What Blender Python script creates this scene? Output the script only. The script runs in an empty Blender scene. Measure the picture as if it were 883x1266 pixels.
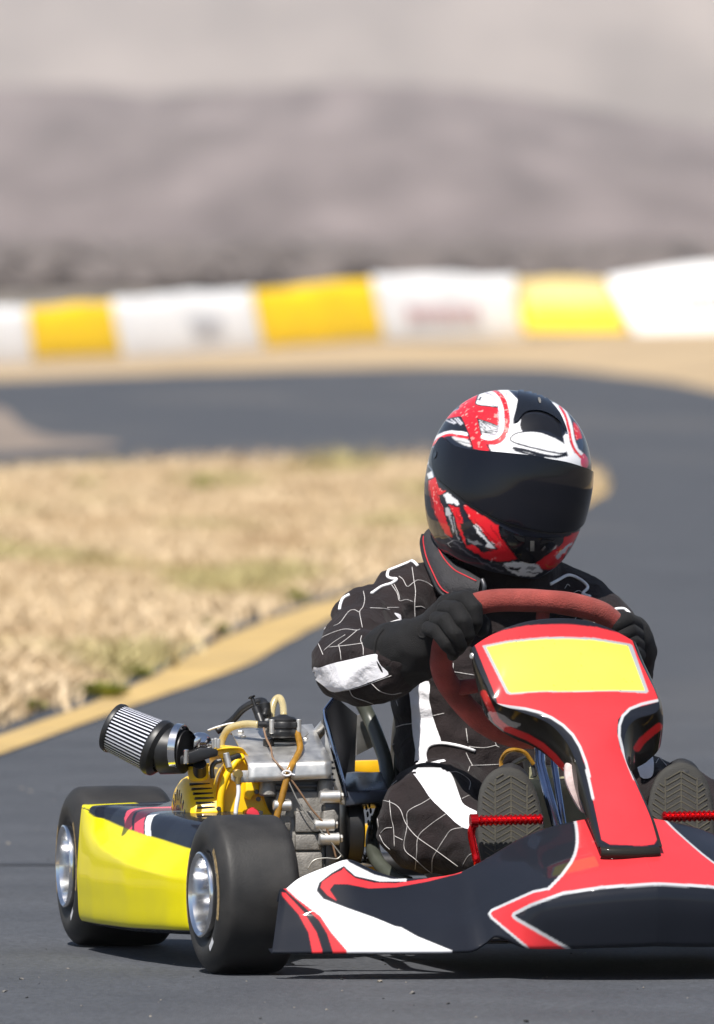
import bpy, bmesh, math, random
import numpy as np
from mathutils import Vector, Matrix, noise, geometry
from mathutils.bvhtree import BVHTree

random.seed(7)
rng = np.random.default_rng(7)
scene = bpy.context.scene
COL = scene.collection

# ---------------------------------------------------------------- camera
FOC = 19375.0                       # focal length in pixels of the 883 x 1266 photograph
PW, PH = 883.0, 1266.0
CAM_H, CAM_Y = 1.15, -25.0
PITCH = math.atan((633 - 309) / FOC)
cam_d = bpy.data.cameras.new("camera")
cam_d.sensor_fit = 'HORIZONTAL'
cam_d.sensor_width = 36.0
cam_d.lens = 36.0 * FOC / PW
cam_d.clip_start = 0.5
cam_d.clip_end = 40000.0
cam_d.dof.use_dof = True
cam_d.dof.focus_distance = 25.15
cam_d.dof.aperture_fstop = 16.5
cam_d.dof.aperture_blades = 9
cam = bpy.data.objects.new("camera", cam_d)
COL.objects.link(cam)
cam.location = (0, CAM_Y, CAM_H)
cam.rotation_euler = (math.pi / 2 - PITCH, 0, 0)
scene.camera = cam
CAM_P = np.array([0.0, CAM_Y, CAM_H])
cR = np.array([1.0, 0, 0])
cU = np.array([0, math.sin(PITCH), math.cos(PITCH)])
cF = np.array([0, math.cos(PITCH), -math.sin(PITCH)])

# ---------------------------------------------------------------- world and sun
SUN = Vector((-0.23, -0.64, 1.0)).normalized()
world = bpy.data.worlds.new("World")
scene.world = world
world.use_nodes = True
wn = world.node_tree.nodes
wl = world.node_tree.links
for n in list(wn): wn.remove(n)
w_out = wn.new('ShaderNodeOutputWorld')
w_bg = wn.new('ShaderNodeBackground')
w_sky = wn.new('ShaderNodeTexSky')
w_sky.sky_type = 'NISHITA'
w_sky.sun_disc = False
w_sky.sun_elevation = math.asin(SUN.z)
w_sky.sun_rotation = math.atan2(SUN.x, SUN.y)
w_sky.altitude = 600
w_sky.dust_density = 1.5
w_bg.inputs['Strength'].default_value = 0.075
wl.new(w_sky.outputs[0], w_bg.inputs['Color'])
wl.new(w_bg.outputs[0], w_out.inputs['Surface'])
sun_d = bpy.data.lights.new("sun", 'SUN')
sun_d.energy = 4.9
sun_d.angle = math.radians(0.53)
sun_d.color = (1.0, 0.955, 0.89)
sun_o = bpy.data.objects.new("sun", sun_d)
COL.objects.link(sun_o)
sun_o.location = (-4, -4, 10)
sun_o.rotation_mode = 'QUATERNION'
sun_o.rotation_quaternion = SUN.to_track_quat('Z', 'Y')

scene.view_settings.view_transform = 'Standard'
scene.view_settings.look = 'None'
scene.view_settings.exposure = 0.52
scene.view_settings.gamma = 1.0
scene.view_settings.use_curve_mapping = False
scene.cycles.use_denoising = True
scene.cycles.max_bounces = 8
scene.cycles.volume_bounces = 1

# ---------------------------------------------------------------- frames
OX = 0.40                            # front axle centre of the kart
YAW = math.radians(11.0)
KM = Matrix.Translation((OX, 0, 0)) @ Matrix.Rotation(YAW, 4, 'Z')
KR = np.array(KM.to_3x3())
KT = np.array([OX, 0, 0.0])

def ray_dir(px, py):
    return cF + cR * ((px - PW / 2) / FOC) + cU * ((PH / 2 - py) / FOC)

def ground(px, py, z=0.0):
    """point of the ground seen at a photograph pixel (world)"""
    d = ray_dir(px, py)
    t = (z - CAM_P[2]) / d[2]
    return CAM_P + d * t

def atd(px, py, dist):
    d = ray_dir(px, py)
    return CAM_P + d * dist

CAM_L = KR.T @ (CAM_P - KT)

def at_y(px, py, y):
    """kart-frame point at kart depth y"""
    d = KR.T @ ray_dir(px, py)
    return CAM_L + d * ((y - CAM_L[1]) / d[1])

def at_x(px, py, x):
    d = KR.T @ ray_dir(px, py)
    return CAM_L + d * ((x - CAM_L[0]) / d[0])

def proj(P):
    """kart-frame points -> photograph pixels"""
    W = np.asarray(P) @ KR.T + KT - CAM_P
    z = W @ cF
    return PW / 2 + FOC * (W @ cR) / z, PH / 2 - FOC * (W @ cU) / z

def V3(p): return Vector((float(p[0]), float(p[1]), float(p[2])))

# ---------------------------------------------------------------- materials
MATS = {}
def mat(name, color, rough=0.5, metal=0.0, coat=0.0, var=0.12, scale=30.0, bump=0.0, bscale=200.0, sheen=0.0,
        attr=None, trans=0.0, spec=0.5, rvar=0.12, coords='Object', dirt=0.0, ysc=None):
    m = bpy.data.materials.new(name)
    m.use_nodes = True
    nt = m.node_tree
    N, L = nt.nodes, nt.links
    b = N['Principled BSDF']
    tc = N.new('ShaderNodeTexCoord')
    nz = N.new('ShaderNodeTexNoise')
    nz.inputs['Scale'].default_value = scale
    nz.inputs['Detail'].default_value = 6
    if ysc:
        mp = N.new('ShaderNodeMapping'); mp.inputs['Scale'].default_value = (1, ysc, 1)
        L.new(tc.outputs[coords], mp.inputs['Vector']); co = mp.outputs[0]
    else: co = tc.outputs[coords]
    L.new(co, nz.inputs['Vector'])
    if attr:
        at = N.new('ShaderNodeAttribute'); at.attribute_name = attr
        src = at.outputs['Color']
    else:
        rgb = N.new('ShaderNodeRGB'); rgb.outputs[0].default_value = (*color, 1)
        src = rgb.outputs[0]
    mr = N.new('ShaderNodeMapRange')
    mr.inputs['From Min'].default_value = 0.3; mr.inputs['From Max'].default_value = 0.7
    mr.inputs['To Min'].default_value = 1 - var; mr.inputs['To Max'].default_value = 1 + var
    L.new(nz.outputs['Fac'], mr.inputs['Value'])
    mx = N.new('ShaderNodeMix'); mx.data_type = 'RGBA'; mx.blend_type = 'MULTIPLY'
    mx.inputs['Factor'].default_value = 1.0
    L.new(src, mx.inputs['A']); L.new(mr.outputs[0], mx.inputs['B'])
    out = mx.outputs['Result']
    if dirt > 0:
        n3 = N.new('ShaderNodeTexNoise'); n3.inputs['Scale'].default_value = scale * 0.37; n3.inputs['Detail'].default_value = 9
        n3.inputs['Roughness'].default_value = 0.7
        L.new(co, n3.inputs['Vector'])
        r3 = N.new('ShaderNodeMapRange'); r3.inputs['From Min'].default_value = 0.48; r3.inputs['From Max'].default_value = 0.75
        r3.inputs['To Max'].default_value = dirt
        L.new(n3.outputs['Fac'], r3.inputs['Value'])
        m3 = N.new('ShaderNodeMix'); m3.data_type = 'RGBA'
        L.new(r3.outputs[0], m3.inputs['Factor']); L.new(out, m3.inputs['A'])
        m3.inputs['B'].default_value = (0.13, 0.115, 0.095, 1)
        out = m3.outputs['Result']
    L.new(out, b.inputs['Base Color'])
    r2 = N.new('ShaderNodeMapRange')
    r2.inputs['From Min'].default_value = 0.3; r2.inputs['From Max'].default_value = 0.7
    r2.inputs['To Min'].default_value = max(0.02, rough - rvar * rough); r2.inputs['To Max'].default_value = min(1, rough + rvar * rough)
    L.new(nz.outputs['Fac'], r2.inputs['Value'])
    L.new(r2.outputs[0], b.inputs['Roughness'])
    b.inputs['Metallic'].default_value = metal
    b.inputs['Coat Weight'].default_value = coat
    b.inputs['Coat Roughness'].default_value = 0.035
    b.inputs['Specular IOR Level'].default_value = spec
    if sheen:
        b.inputs['Sheen Weight'].default_value = sheen
        b.inputs['Sheen Roughness'].default_value = 0.5
    if trans:
        b.inputs['Transmission Weight'].default_value = trans
    if bump:
        n2 = N.new('ShaderNodeTexNoise'); n2.inputs['Scale'].default_value = bscale; n2.inputs['Detail'].default_value = 4
        L.new(tc.outputs[coords], n2.inputs['Vector'])
        bp = N.new('ShaderNodeBump'); bp.inputs['Strength'].default_value = bump; bp.inputs['Distance'].default_value = 0.003
        L.new(n2.outputs['Fac'], bp.inputs['Height']); L.new(bp.outputs[0], b.inputs['Normal'])
    MATS[name] = m
    return m

# ---------------------------------------------------------------- mesh helpers
def cr(pts, n=8, closed=False):
    """Catmull-Rom resampling"""
    P = np.asarray(pts, float)
    k = len(P)
    out = []
    rngi = range(k if closed else k - 1)
    for i in rngi:
        if closed:
            p0, p1, p2, p3 = P[(i - 1) % k], P[i], P[(i + 1) % k], P[(i + 2) % k]
        else:
            p1, p2 = P[i], P[i + 1]
            p0 = P[i - 1] if i > 0 else 2 * p1 - p2
            p3 = P[i + 2] if i + 2 < k else 2 * p2 - p1
        for j in range(n):
            t = j / n
            out.append(0.5 * (2 * p1 + (p2 - p0) * t + (2 * p0 - 5 * p1 + 4 * p2 - p3) * t * t + (3 * p1 - p0 - 3 * p2 + p3) * t ** 3))
    if not closed: out.append(P[-1])
    return np.array(out)

def link(o, parent=None):
    COL.objects.link(o)
    if parent is not None: o.parent = parent
    return o

def empty(name, parent=None, loc=(0, 0, 0), rz=0.0):
    o = bpy.data.objects.new(name, None)
    o.empty_display_size = 0.05
    link(o, parent)
    o.location = loc
    o.rotation_euler = (0, 0, rz)
    return o

def tag(o, label=None, cat=None, group=None, kind=None):
    if label: o['label'] = label
    if cat: o['category'] = cat
    if group: o['group'] = group
    if kind: o['kind'] = kind
    return o

class MB:
    def __init__(s): s.v, s.f, s.m = [], [], []
    def add(s, verts, faces, mi=0):
        o = len(s.v)
        s.v += [tuple(map(float, p)) for p in verts]
        s.f += [tuple(i + o for i in f) for f in faces]
        s.m += [mi] * len(faces)
        return s
    def grid(s, A, closed_u=False, mi=0, flip=False):
        A = np.asarray(A, float); nu, nv = A.shape[:2]
        fs = []
        for i in range(nu if closed_u else nu - 1):
            for j in range(nv - 1):
                a, b = i * nv + j, ((i + 1) % nu) * nv + j
                q = (a, b, b + 1, a + 1)
                fs.append(q[::-1] if flip else q)
        return s.add(A.reshape(-1, 3), fs, mi)
    def tube(s, path, r, n=10, cap=True, closed=False, mi=0, flat=1.0):
        P = [V3(p) for p in path]; k = len(P)
        R = [r] * k if np.isscalar(r) else list(r)
        T = []
        for i in range(k):
            a = P[(i - 1) % k] if (closed or i > 0) else P[i]
            b = P[(i + 1) % k] if (closed or i < k - 1) else P[i]
            d = (b - a)
            T.append(d.normalized() if d.length > 1e-9 else Vector((0, 0, 1)))
        u = T[0].orthogonal().normalized()
        rings = []
        for i in range(k):
            if i > 0:
                q = T[i - 1].rotation_difference(T[i]); u = (q @ u)
                u = (u - T[i] * u.dot(T[i])).normalized()
            w = T[i].cross(u)
            rings.append([P[i] + (u * math.cos(2 * math.pi * j / n) + w * flat * math.sin(2 * math.pi * j / n)) * R[i] for j in range(n)])
        vs = [p for rr in rings for p in rr]
        fs = []
        for i in range(k if closed else k - 1):
            for j in range(n):
                a, b = i * n, ((i + 1) % k) * n
                fs.append((a + j, a + (j + 1) % n, b + (j + 1) % n, b + j))
        if cap and not closed:
            fs.append(tuple(reversed(range(n)))); fs.append(tuple((k - 1) * n + j for j in range(n)))
        return s.add(vs, fs, mi)
    def lathe(s, prof, c=(0, 0, 0), axis=(1, 0, 0), n=48, mi=0, star=None):
        """prof: (along axis, radius)"""
        ax = Vector(axis).normalized(); u = ax.orthogonal().normalized(); w = ax.cross(u); c = Vector(c)
        vs, fs = [], []
        for (t, r) in prof:
            for j in range(n):
                a = 2 * math.pi * j / n
                rr = r if star is None else r * (1 - star * (j % 2))
                vs.append(c + ax * t + (u * math.cos(a) + w * math.sin(a)) * rr)
        for i in range(len(prof) - 1):
            for j in range(n):
                a, b = i * n, (i + 1) * n
                fs.append((a + j, a + (j + 1) % n, b + (j + 1) % n, b + j))
        return s.add(vs, fs, mi)
    def cyl(s, a, b, r, n=20, r2=None, mi=0, bev=0.0):
        a, b = V3(a), V3(b); ax = b - a; L = ax.length
        r2 = r if r2 is None else r2
        bv = min(bev, L * .3, r * .5)
        if bv > 0:
            pr = [(0, 0), (0, r - bv), (bv, r), (L - bv, r2), (L, r2 - bv), (L, 0)]
        else:
            pr = [(0, 0), (0, r), (0.0, r), (L, r2), (L, r2), (L, 0)]
        return s.lathe(pr, a, ax, n, mi)
    def box(s, c, size, rot=None, bev=0.0, seg=2, mi=0):
        bm = bmesh.new()
        bmesh.ops.create_cube(bm, size=1.0)
        for v in bm.verts: v.co = Vector((v.co.x * size[0], v.co.y * size[1], v.co.z * size[2]))
        if bev > 0:
            bmesh.ops.bevel(bm, geom=list(bm.edges), offset=bev, segments=seg, affect='EDGES', profile=0.5)
        M = Matrix.Translation(V3(c)) @ (rot.to_4x4() if rot is not None else Matrix.Identity(4))
        bm.verts.ensure_lookup_table()
        s.add([M @ v.co for v in bm.verts], [tuple(v.index for v in f.verts) for f in bm.faces], mi)
        bm.free()
        return s
    def prism(s, front, back, mi=0):
        """two matching outlines joined into a solid"""
        n = len(front)
        fs = [tuple(range(n)), tuple(reversed(range(n, 2 * n)))]
        fs += [(j, n + j, n + (j + 1) % n, (j + 1) % n) for j in range(n)]
        return s.add(list(front) + list(back), fs, mi)
    def build(s, name, material, parent=None, smooth=True, angle=35, fix=True, bevel=0.0):
        me = bpy.data.meshes.new(name)
        me.from_pydata(s.v, [], s.f)
        mats = material if isinstance(material, (list, tuple)) else [material]
        for m in mats: me.materials.append(m)
        if len(mats) > 1:
            me.polygons.foreach_set('material_index', s.m)
        me.update()
        if fix or bevel:
            bm = bmesh.new(); bm.from_mesh(me)
            bmesh.ops.remove_doubles(bm, verts=bm.verts, dist=1e-6)
            if bevel:
                es = [e for e in bm.edges if len(e.link_faces) == 2 and e.calc_face_angle(0) > math.radians(30)]
                bmesh.ops.bevel(bm, geom=es, offset=bevel, segments=2, affect='EDGES', profile=0.5, clamp_overlap=True)
            bmesh.ops.recalc_face_normals(bm, faces=bm.faces)
            bm.to_mesh(me); bm.free()
        if smooth:
            me.shade_smooth()
            if angle < 180: me.set_sharp_from_angle(angle=math.radians(angle))
        o = bpy.data.objects.new(name, me)
        return link(o, parent)

def set_col(me, rgb):
    a = me.color_attributes.new('col', 'FLOAT_COLOR', 'POINT')
    d = np.ones((len(me.vertices), 4), np.float32); d[:, :3] = rgb
    a.data.foreach_set('color', d.ravel())

def verts_of(me):
    a = np.empty(len(me.vertices) * 3, np.float32); me.vertices.foreach_get('co', a)
    return a.reshape(-1, 3).astype(float)

def in_poly(x, y, poly):
    poly = np.asarray(poly, float)
    ins = np.zeros(len(x), bool)
    j = len(poly) - 1
    for i in range(len(poly)):
        xi, yi = poly[i]; xj, yj = poly[j]
        if yi != yj:
            c = ((yi > y) != (yj > y)) & (x < (xj - xi) * (y - yi) / (yj - yi) + xi)
            ins ^= c
        j = i
    return ins

def near_line(x, y, pts, w):
    pts = np.asarray(pts, float)
    d2 = np.full(len(x), 1e9)
    for (ax, ay), (bx, by) in zip(pts[:-1], pts[1:]):
        dx, dy = bx - ax, by - ay
        t = np.clip(((x - ax) * dx + (y - ay) * dy) / (dx * dx + dy * dy + 1e-9), 0, 1)
        d2 = np.minimum(d2, (x - ax - t * dx) ** 2 + (y - ay - t * dy) ** 2)
    return d2 < (w / 2) ** 2

def zoomed(ox, oy, s, pts):
    return [(ox + a / s, oy + b / s) for a, b in pts]

def bvh_of(o):
    me = o.data
    return BVHTree.FromPolygons([tuple(v.co) for v in me.vertices], [tuple(p.vertices) for p in me.polygons])

def cast(bvh, px, py, ymin=None):
    d = KR.T @ ray_dir(px, py)
    o = CAM_L if ymin is None else CAM_L + d * ((ymin - CAM_L[1]) / d[1])
    return bvh.ray_cast(V3(o), V3(d).normalized())

def patch(name, poly, bvh, off, material, parent, step=2.5, ymin=None):
    """a thin piece of sheet lying on a surface, its outline given where the photograph shows it"""
    poly = np.asarray(poly, float)
    # densify the outline
    P = []
    for i in range(len(poly)):
        a, b = poly[i], poly[(i + 1) % len(poly)]
        k = max(1, int(np.hypot(*(b - a)) / step))
        for j in range(k): P.append(a + (b - a) * j / k)
    nb = len(P)
    x0, y0 = poly.min(0); x1, y1 = poly.max(0)
    gx, gy = np.meshgrid(np.arange(x0 + step / 2, x1, step), np.arange(y0 + step / 2, y1, step))
    gx, gy = gx.ravel(), gy.ravel()
    ok = in_poly(gx, gy, poly) & ~near_line(gx, gy, np.vstack([poly, poly[:1]]), step * 1.2)
    pts = [Vector((p[0], p[1])) for p in P] + [Vector((a, b)) for a, b in zip(gx[ok], gy[ok])]
    r = geometry.delaunay_2d_cdt(pts, [(i, (i + 1) % nb) for i in range(nb)], [], 1, 1e-4)
    vs2, fs = r[0], r[2]
    vs, good = [], []
    last = None
    for v in vs2:
        hit = cast(bvh, v[0], v[1], ymin)
        if hit[0] is None:
            vs.append(None); continue
        n = hit[1]
        if n.dot(V3(CAM_L) - hit[0]) < 0: n = -n
        vs.append(hit[0] + n * off)
    idx = {}
    V, F = [], []
    for f in fs:
        if any(vs[i] is None for i in f): continue
        ds = [vs[i].y for i in f]
        if max(ds) - min(ds) > 0.05: continue
        q = []
        for i in f:
            if i not in idx:
                idx[i] = len(V); V.append(vs[i])
            q.append(idx[i])
        F.append(tuple(q))
    lab = list(range(len(V)))
    def root(i):
        while lab[i] != i: lab[i] = lab[lab[i]]; i = lab[i]
        return i
    for f in F:
        for i in f[1:]: lab[root(i)] = root(f[0])
    cnt = {}
    for f in F: cnt[root(f[0])] = cnt.get(root(f[0]), 0) + 1
    best = max(cnt, key=cnt.get)
    F = [f for f in F if root(f[0]) == best]
    used = sorted({i for f in F for i in f}); re = {i: k for k, i in enumerate(used)}
    mb = MB(); mb.add([V[i] for i in used], [tuple(re[i] for i in f) for f in F])
    o = mb.build(name, material, parent, angle=180)
    return o

def aa_paint(fn, px, py, r=.5):
    acc = 0
    for dx, dy in ((-r, -r), (r, -r), (-r, r), (r, r), (0, 0)):
        acc = acc + fn(px + dx, py + dy)
    return acc / 5.0

def gsm(a, w):
    """soften a sampled curve"""
    a = np.asarray(a, float); k = np.exp(-np.linspace(-2, 2, 2 * w + 1) ** 2); k /= k.sum()
    p = np.r_[2 * a[0] - a[w:0:-1], a, 2 * a[-1] - a[-2:-w - 2:-1]]
    return np.convolve(p, k, 'valid')

def on_surface(bvh, pts, off, n=5, ymin=None):
    out = []
    for p in cr(pts, n):
        h = cast(bvh, p[0], p[1], ymin)
        if h[0] is None: continue
        nn = h[1]
        if nn.dot(V3(CAM_L) - h[0]) < 0: nn = -nn
        out.append(h[0] + nn * off)
    return out

def blob(name, chains, voxel, smooth_it, material, parent, wrinkle=None):
    """one continuous body grown round chains of (point, radius)"""
    bm = bmesh.new()
    for ch in chains:
        for (p, r), (q, s) in zip(ch[:-1], ch[1:]):
            p, q = V3(p), V3(q)
            k = max(1, int((q - p).length / (0.3 * min(r, s))))
            for i in range(k + 1):
                t = i / k
                bmesh.ops.create_icosphere(bm, subdivisions=2, radius=r + (s - r) * t, matrix=Matrix.Translation(p.lerp(q, t)))
    me = bpy.data.meshes.new(name); bm.to_mesh(me); bm.free()
    tmp = bpy.data.objects.new('tmp', me); COL.objects.link(tmp)
    md = tmp.modifiers.new('r', 'REMESH'); md.mode = 'VOXEL'; md.voxel_size = voxel
    dg = bpy.context.evaluated_depsgraph_get()
    m2 = bpy.data.meshes.new_from_object(tmp.evaluated_get(dg))
    bpy.data.objects.remove(tmp); bpy.data.meshes.remove(me)
    m2.name = name
    P = verts_of(m2)
    E = np.empty(len(m2.edges) * 2, np.int32); m2.edges.foreach_get('vertices', E); E = E.reshape(-1, 2)
    deg = np.bincount(E.ravel(), minlength=len(P))[:, None].astype(float)
    def lap(P):
        S = np.zeros_like(P)
        np.add.at(S, E[:, 0], P[E[:, 1]]); np.add.at(S, E[:, 1], P[E[:, 0]])
        return S / np.maximum(deg, 1)
    for _ in range(smooth_it):
        P = P + 0.6 * (lap(P) - P)
    m2.vertices.foreach_set('co', P.astype(np.float32).ravel()); m2.update()
    if wrinkle:
        N = np.empty(len(P) * 3, np.float32); m2.vertices.foreach_get('normal', N); N = N.reshape(-1, 3)
        D = np.array([wrinkle(Vector(p)) for p in P])
        P = P + N * D[:, None]
        for _ in range(1): P = P + 0.3 * (lap(P) - P)
        m2.vertices.foreach_set('co', P.astype(np.float32).ravel()); m2.update()
    m2.materials.clear(); m2.materials.append(material)
    m2.shade_smooth()
    return link(bpy.data.objects.new(name, m2), parent)
# ================================================================ THE SETTING
def resample(P, n):
    d = np.r_[0, np.cumsum(np.hypot(*np.diff(P, axis=0).T))]
    t = np.linspace(0, d[-1], n)
    return np.c_[np.interp(t, d, P[:, 0]), np.interp(t, d, P[:, 1])]

def sheet(name, pts, z, material, label=None):
    mb = MB(); mb.add([(p[0], p[1], z) for p in pts], [tuple(range(len(pts)))])
    o = mb.build(name, material, None, smooth=False)
    o['kind'] = 'structure'
    return o

# asphalt: dark, fine aggregate, faint worn streaks along the driving line
def asphalt_mat():
    m = mat('asphalt_mat', (0.055, 0.059, 0.068), rough=0.85, var=0.16, scale=2.2, coords='Object', spec=0.35)
    nt = m.node_tree; N, L = nt.nodes, nt.links
    b = N['Principled BSDF']
    src = b.inputs['Base Color'].links[0].from_socket
    tc = N.new('ShaderNodeTexCoord')
    v = N.new('ShaderNodeTexVoronoi'); v.inputs['Scale'].default_value = 150
    L.new(tc.outputs['Object'], v.inputs['Vector'])
    r = N.new('ShaderNodeMapRange'); r.inputs['From Min'].default_value = 0.0; r.inputs['From Max'].default_value = 1.0
    r.inputs['To Min'].default_value = 0.62; r.inputs['To Max'].default_value = 1.42
    L.new(v.outputs['Color'], r.inputs['Value'])
    mx = N.new('ShaderNodeMix'); mx.data_type = 'RGBA'; mx.blend_type = 'MULTIPLY'; mx.inputs['Factor'].default_value = 1
    L.new(src, mx.inputs['A']); L.new(r.outputs[0], mx.inputs['B'])
    # dusty worn patches
    mp = N.new('ShaderNodeMapping'); mp.inputs['Scale'].default_value = (0.5, 0.07, 1)
    L.new(tc.outputs['Object'], mp.inputs['Vector'])
    n2 = N.new('ShaderNodeTexNoise'); n2.inputs['Scale'].default_value = 1.0; n2.inputs['Detail'].default_value = 5
    L.new(mp.outputs[0], n2.inputs['Vector'])
    r2 = N.new('ShaderNodeMapRange'); r2.inputs['From Min'].default_value = 0.5; r2.inputs['From Max'].default_value = 0.72; r2.inputs['To Max'].default_value = 0.28
    L.new(n2.outputs['Fac'], r2.inputs['Value'])
    m3 = N.new('ShaderNodeMix'); m3.data_type = 'RGBA'
    L.new(r2.outputs[0], m3.inputs['Factor']); L.new(mx.outputs['Result'], m3.inputs['A']); m3.inputs['B'].default_value = (0.16, 0.145, 0.13, 1)
    L.new(m3.outputs['Result'], b.inputs['Base Color'])
    n4 = N.new('ShaderNodeTexNoise'); n4.inputs['Scale'].default_value = 260; n4.inputs['Detail'].default_value = 3
    L.new(tc.outputs['Object'], n4.inputs['Vector'])
    bp = N.new('ShaderNodeBump'); bp.inputs['Strength'].default_value = 0.7; bp.inputs['Distance'].default_value = 0.004
    L.new(n4.outputs['Fac'], bp.inputs['Height']); L.new(bp.outputs[0], b.inputs['Normal'])
    return m
M_ASPH = asphalt_mat()
M_GROUND = mat('dry_ground_mat', (0.21, 0.185, 0.155), rough=0.95, var=0.25, scale=0.05, spec=0.1)
M_VERGE = mat('tan_dirt_mat', (0.40, 0.30, 0.185), rough=0.95, var=0.22, scale=0.4, spec=0.1, bump=0.5, bscale=8)
M_INF = mat('infield_dirt_mat', (0.36, 0.28, 0.17), rough=0.95, var=0.25, scale=0.8, spec=0.1)
M_YLINE = mat('yellow_line_mat', (0.46, 0.32, 0.13), rough=0.8, var=0.2, scale=3.0, spec=0.2, bump=0.3, dirt=0.35)
M_TAR = mat('tar_mat', (0.022, 0.022, 0.024), rough=0.6, var=0.2)
M_DUST = mat('dust_mat', (0.22, 0.18, 0.15), rough=0.95, var=0.25, scale=1.2, spec=0.1)

S = 14000
sheet('ground', [(-S, -300), (S, -300), (S, S), (-S, S)], -0.02, M_GROUND)
far_edge = [(-3000, 640), (-1600, 545), (-700, 500), (-300, 482), (0, 470), (150, 464), (300, 459), (450, 455), (580, 453), (680, 455), (760, 463), (830, 472),
            (883, 483), (960, 500), (1150, 550), (1500, 640), (2300, 800), (4200, 1100)]
FE = cr([ground(a, b)[:2] for a, b in far_edge], 5)
sheet('asphalt_track', [tuple(p) for p in FE] + [(30, -60), (-45, -60)], 0.0, M_ASPH)
BAR_PX = [-3000, -700, -150, 44, 328, 476, 650, 776, 1010, 1400, 2600, 4400]
BAR_PY = [600, 482, 459, 449, 432, 421, 419, 412, 407, 410, 500, 800]
def bar_dist(px): return float(np.interp(px, [-3000, -700, -150, 44, 328, 650, 1010, 1400, 2600, 4400], [76, 128, 154, 157, 161, 165, 164, 158, 116, 45]))
FEL = resample(FE, 120)
fpx = [PW / 2 + FOC * p[0] / (p[1] - CAM_Y) for p in FEL]
rows = []
for p, q in zip(FEL, fpx):
    d = bar_dist(q); B = atd(q, float(np.interp(q, BAR_PX, BAR_PY)) + 1.5, d)
    zt = max(-.006, B[2]) + .01
    m_ = p * .6 + B[:2] * .4
    nrm_ = np.array([B[0], B[1] + 25.0]); nrm_ /= np.linalg.norm(nrm_)
    rows.append([(p[0], p[1], -.008), (m_[0], m_[1], zt * .35), (B[0], B[1], zt), (B[0] + nrm_[0] * 4, B[1] + nrm_[1] * 4, zt), (B[0] + nrm_[0] * 9, B[1] + nrm_[1] * 9, -.06)])
mb = MB(); mb.grid(rows); o = mb.build('dirt_verge', M_VERGE, None, angle=180); o['kind'] = 'structure'

# the infield, with the yellow edge line that runs round it
inf_near = [(-1500, 1420), (-600, 1090), (-200, 959), (0, 897), (164, 838), (279, 777), (379, 741), (440, 724), (540, 686), (640, 652), (715, 620), (741, 602)]
inf_far = [(738, 594), (700, 590), (600, 588), (430, 588), (250, 590), (0, 594), (-400, 600), (-1500, 640)]
IN = cr([ground(a, b)[:2] for a, b in inf_near], 6)
IFAR = cr([ground(a, b)[:2] for a, b in inf_far], 4)
INF_POLY = np.vstack([IN, IFAR])
sheet('infield_dirt', [tuple(p) for p in INF_POLY], 0.006, M_INF)
yl_near = [(-1500, 1460), (-600, 1120), (-200, 1004), (0, 934), (139, 883), (299, 826), (344, 801), (418, 762), (480, 732), (560, 697), (650, 660), (725, 625), (757, 604)]
yl_in = [(-1500, 1428), (-600, 1096), (-200, 973), (0, 911), (164, 850), (279, 789), (379, 751), (440, 733), (540, 693), (640, 655), (716, 622), (744, 603)]
YA = cr([ground(a, b)[:2] for a, b in yl_near], 6)
YB = cr([ground(a, b)[:2] for a, b in yl_in], 6)
mb = MB(); k = min(len(YA), len(YB))
YA, YB = resample(YA, 90), resample(YB, 90)
for q_ in range(90):
    YA[q_, 1] += .12 * noise.noise(Vector((q_ * .9, 3, 0))); YB[q_, 1] += .16 * noise.noise(Vector((q_ * .8, 8, 0)))
mb.grid(np.stack([np.c_[YA, np.full(90, .004)], np.c_[YB, np.full(90, .004)]], 1))
mb.build('yellow_edge_line', M_YLINE, None, smooth=False)['kind'] = 'structure'
# a tarred seam across the track behind the kart and a pale dusty patch far left
def strip(name, a, b, w, z, m):
    A, B = ground(*a)[:2], ground(*b)[:2]
    n = 24; mb = MB(); rows = []
    for i in range(n + 1):
        t = i / n; p = A + (B - A) * t
        wob = 0.03 * math.sin(t * 37) + 0.02 * math.sin(t * 91)
        rows.append([(p[0], p[1] - w / 2 + wob, z), (p[0], p[1] + w / 2 + wob, z)])
    mb.grid(rows); o = mb.build(name, m, None, smooth=False); o['kind'] = 'structure'; return o
strip('track_seam', (-900, 1071), (2200, 1066), 0.05, 0.004, M_TAR)
pt = [ground(a, b)[:2] for a, b in [(-500, 560), (-200, 566), (0, 560), (70, 556), (150, 552), (120, 545), (60, 540), (25, 525), (10, 510), (-30, 505), (-300, 505), (-600, 520)]]
sheet('dust_patch', [tuple(p) for p in cr(pt, 4, True)], 0.004, M_DUST)

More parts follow.
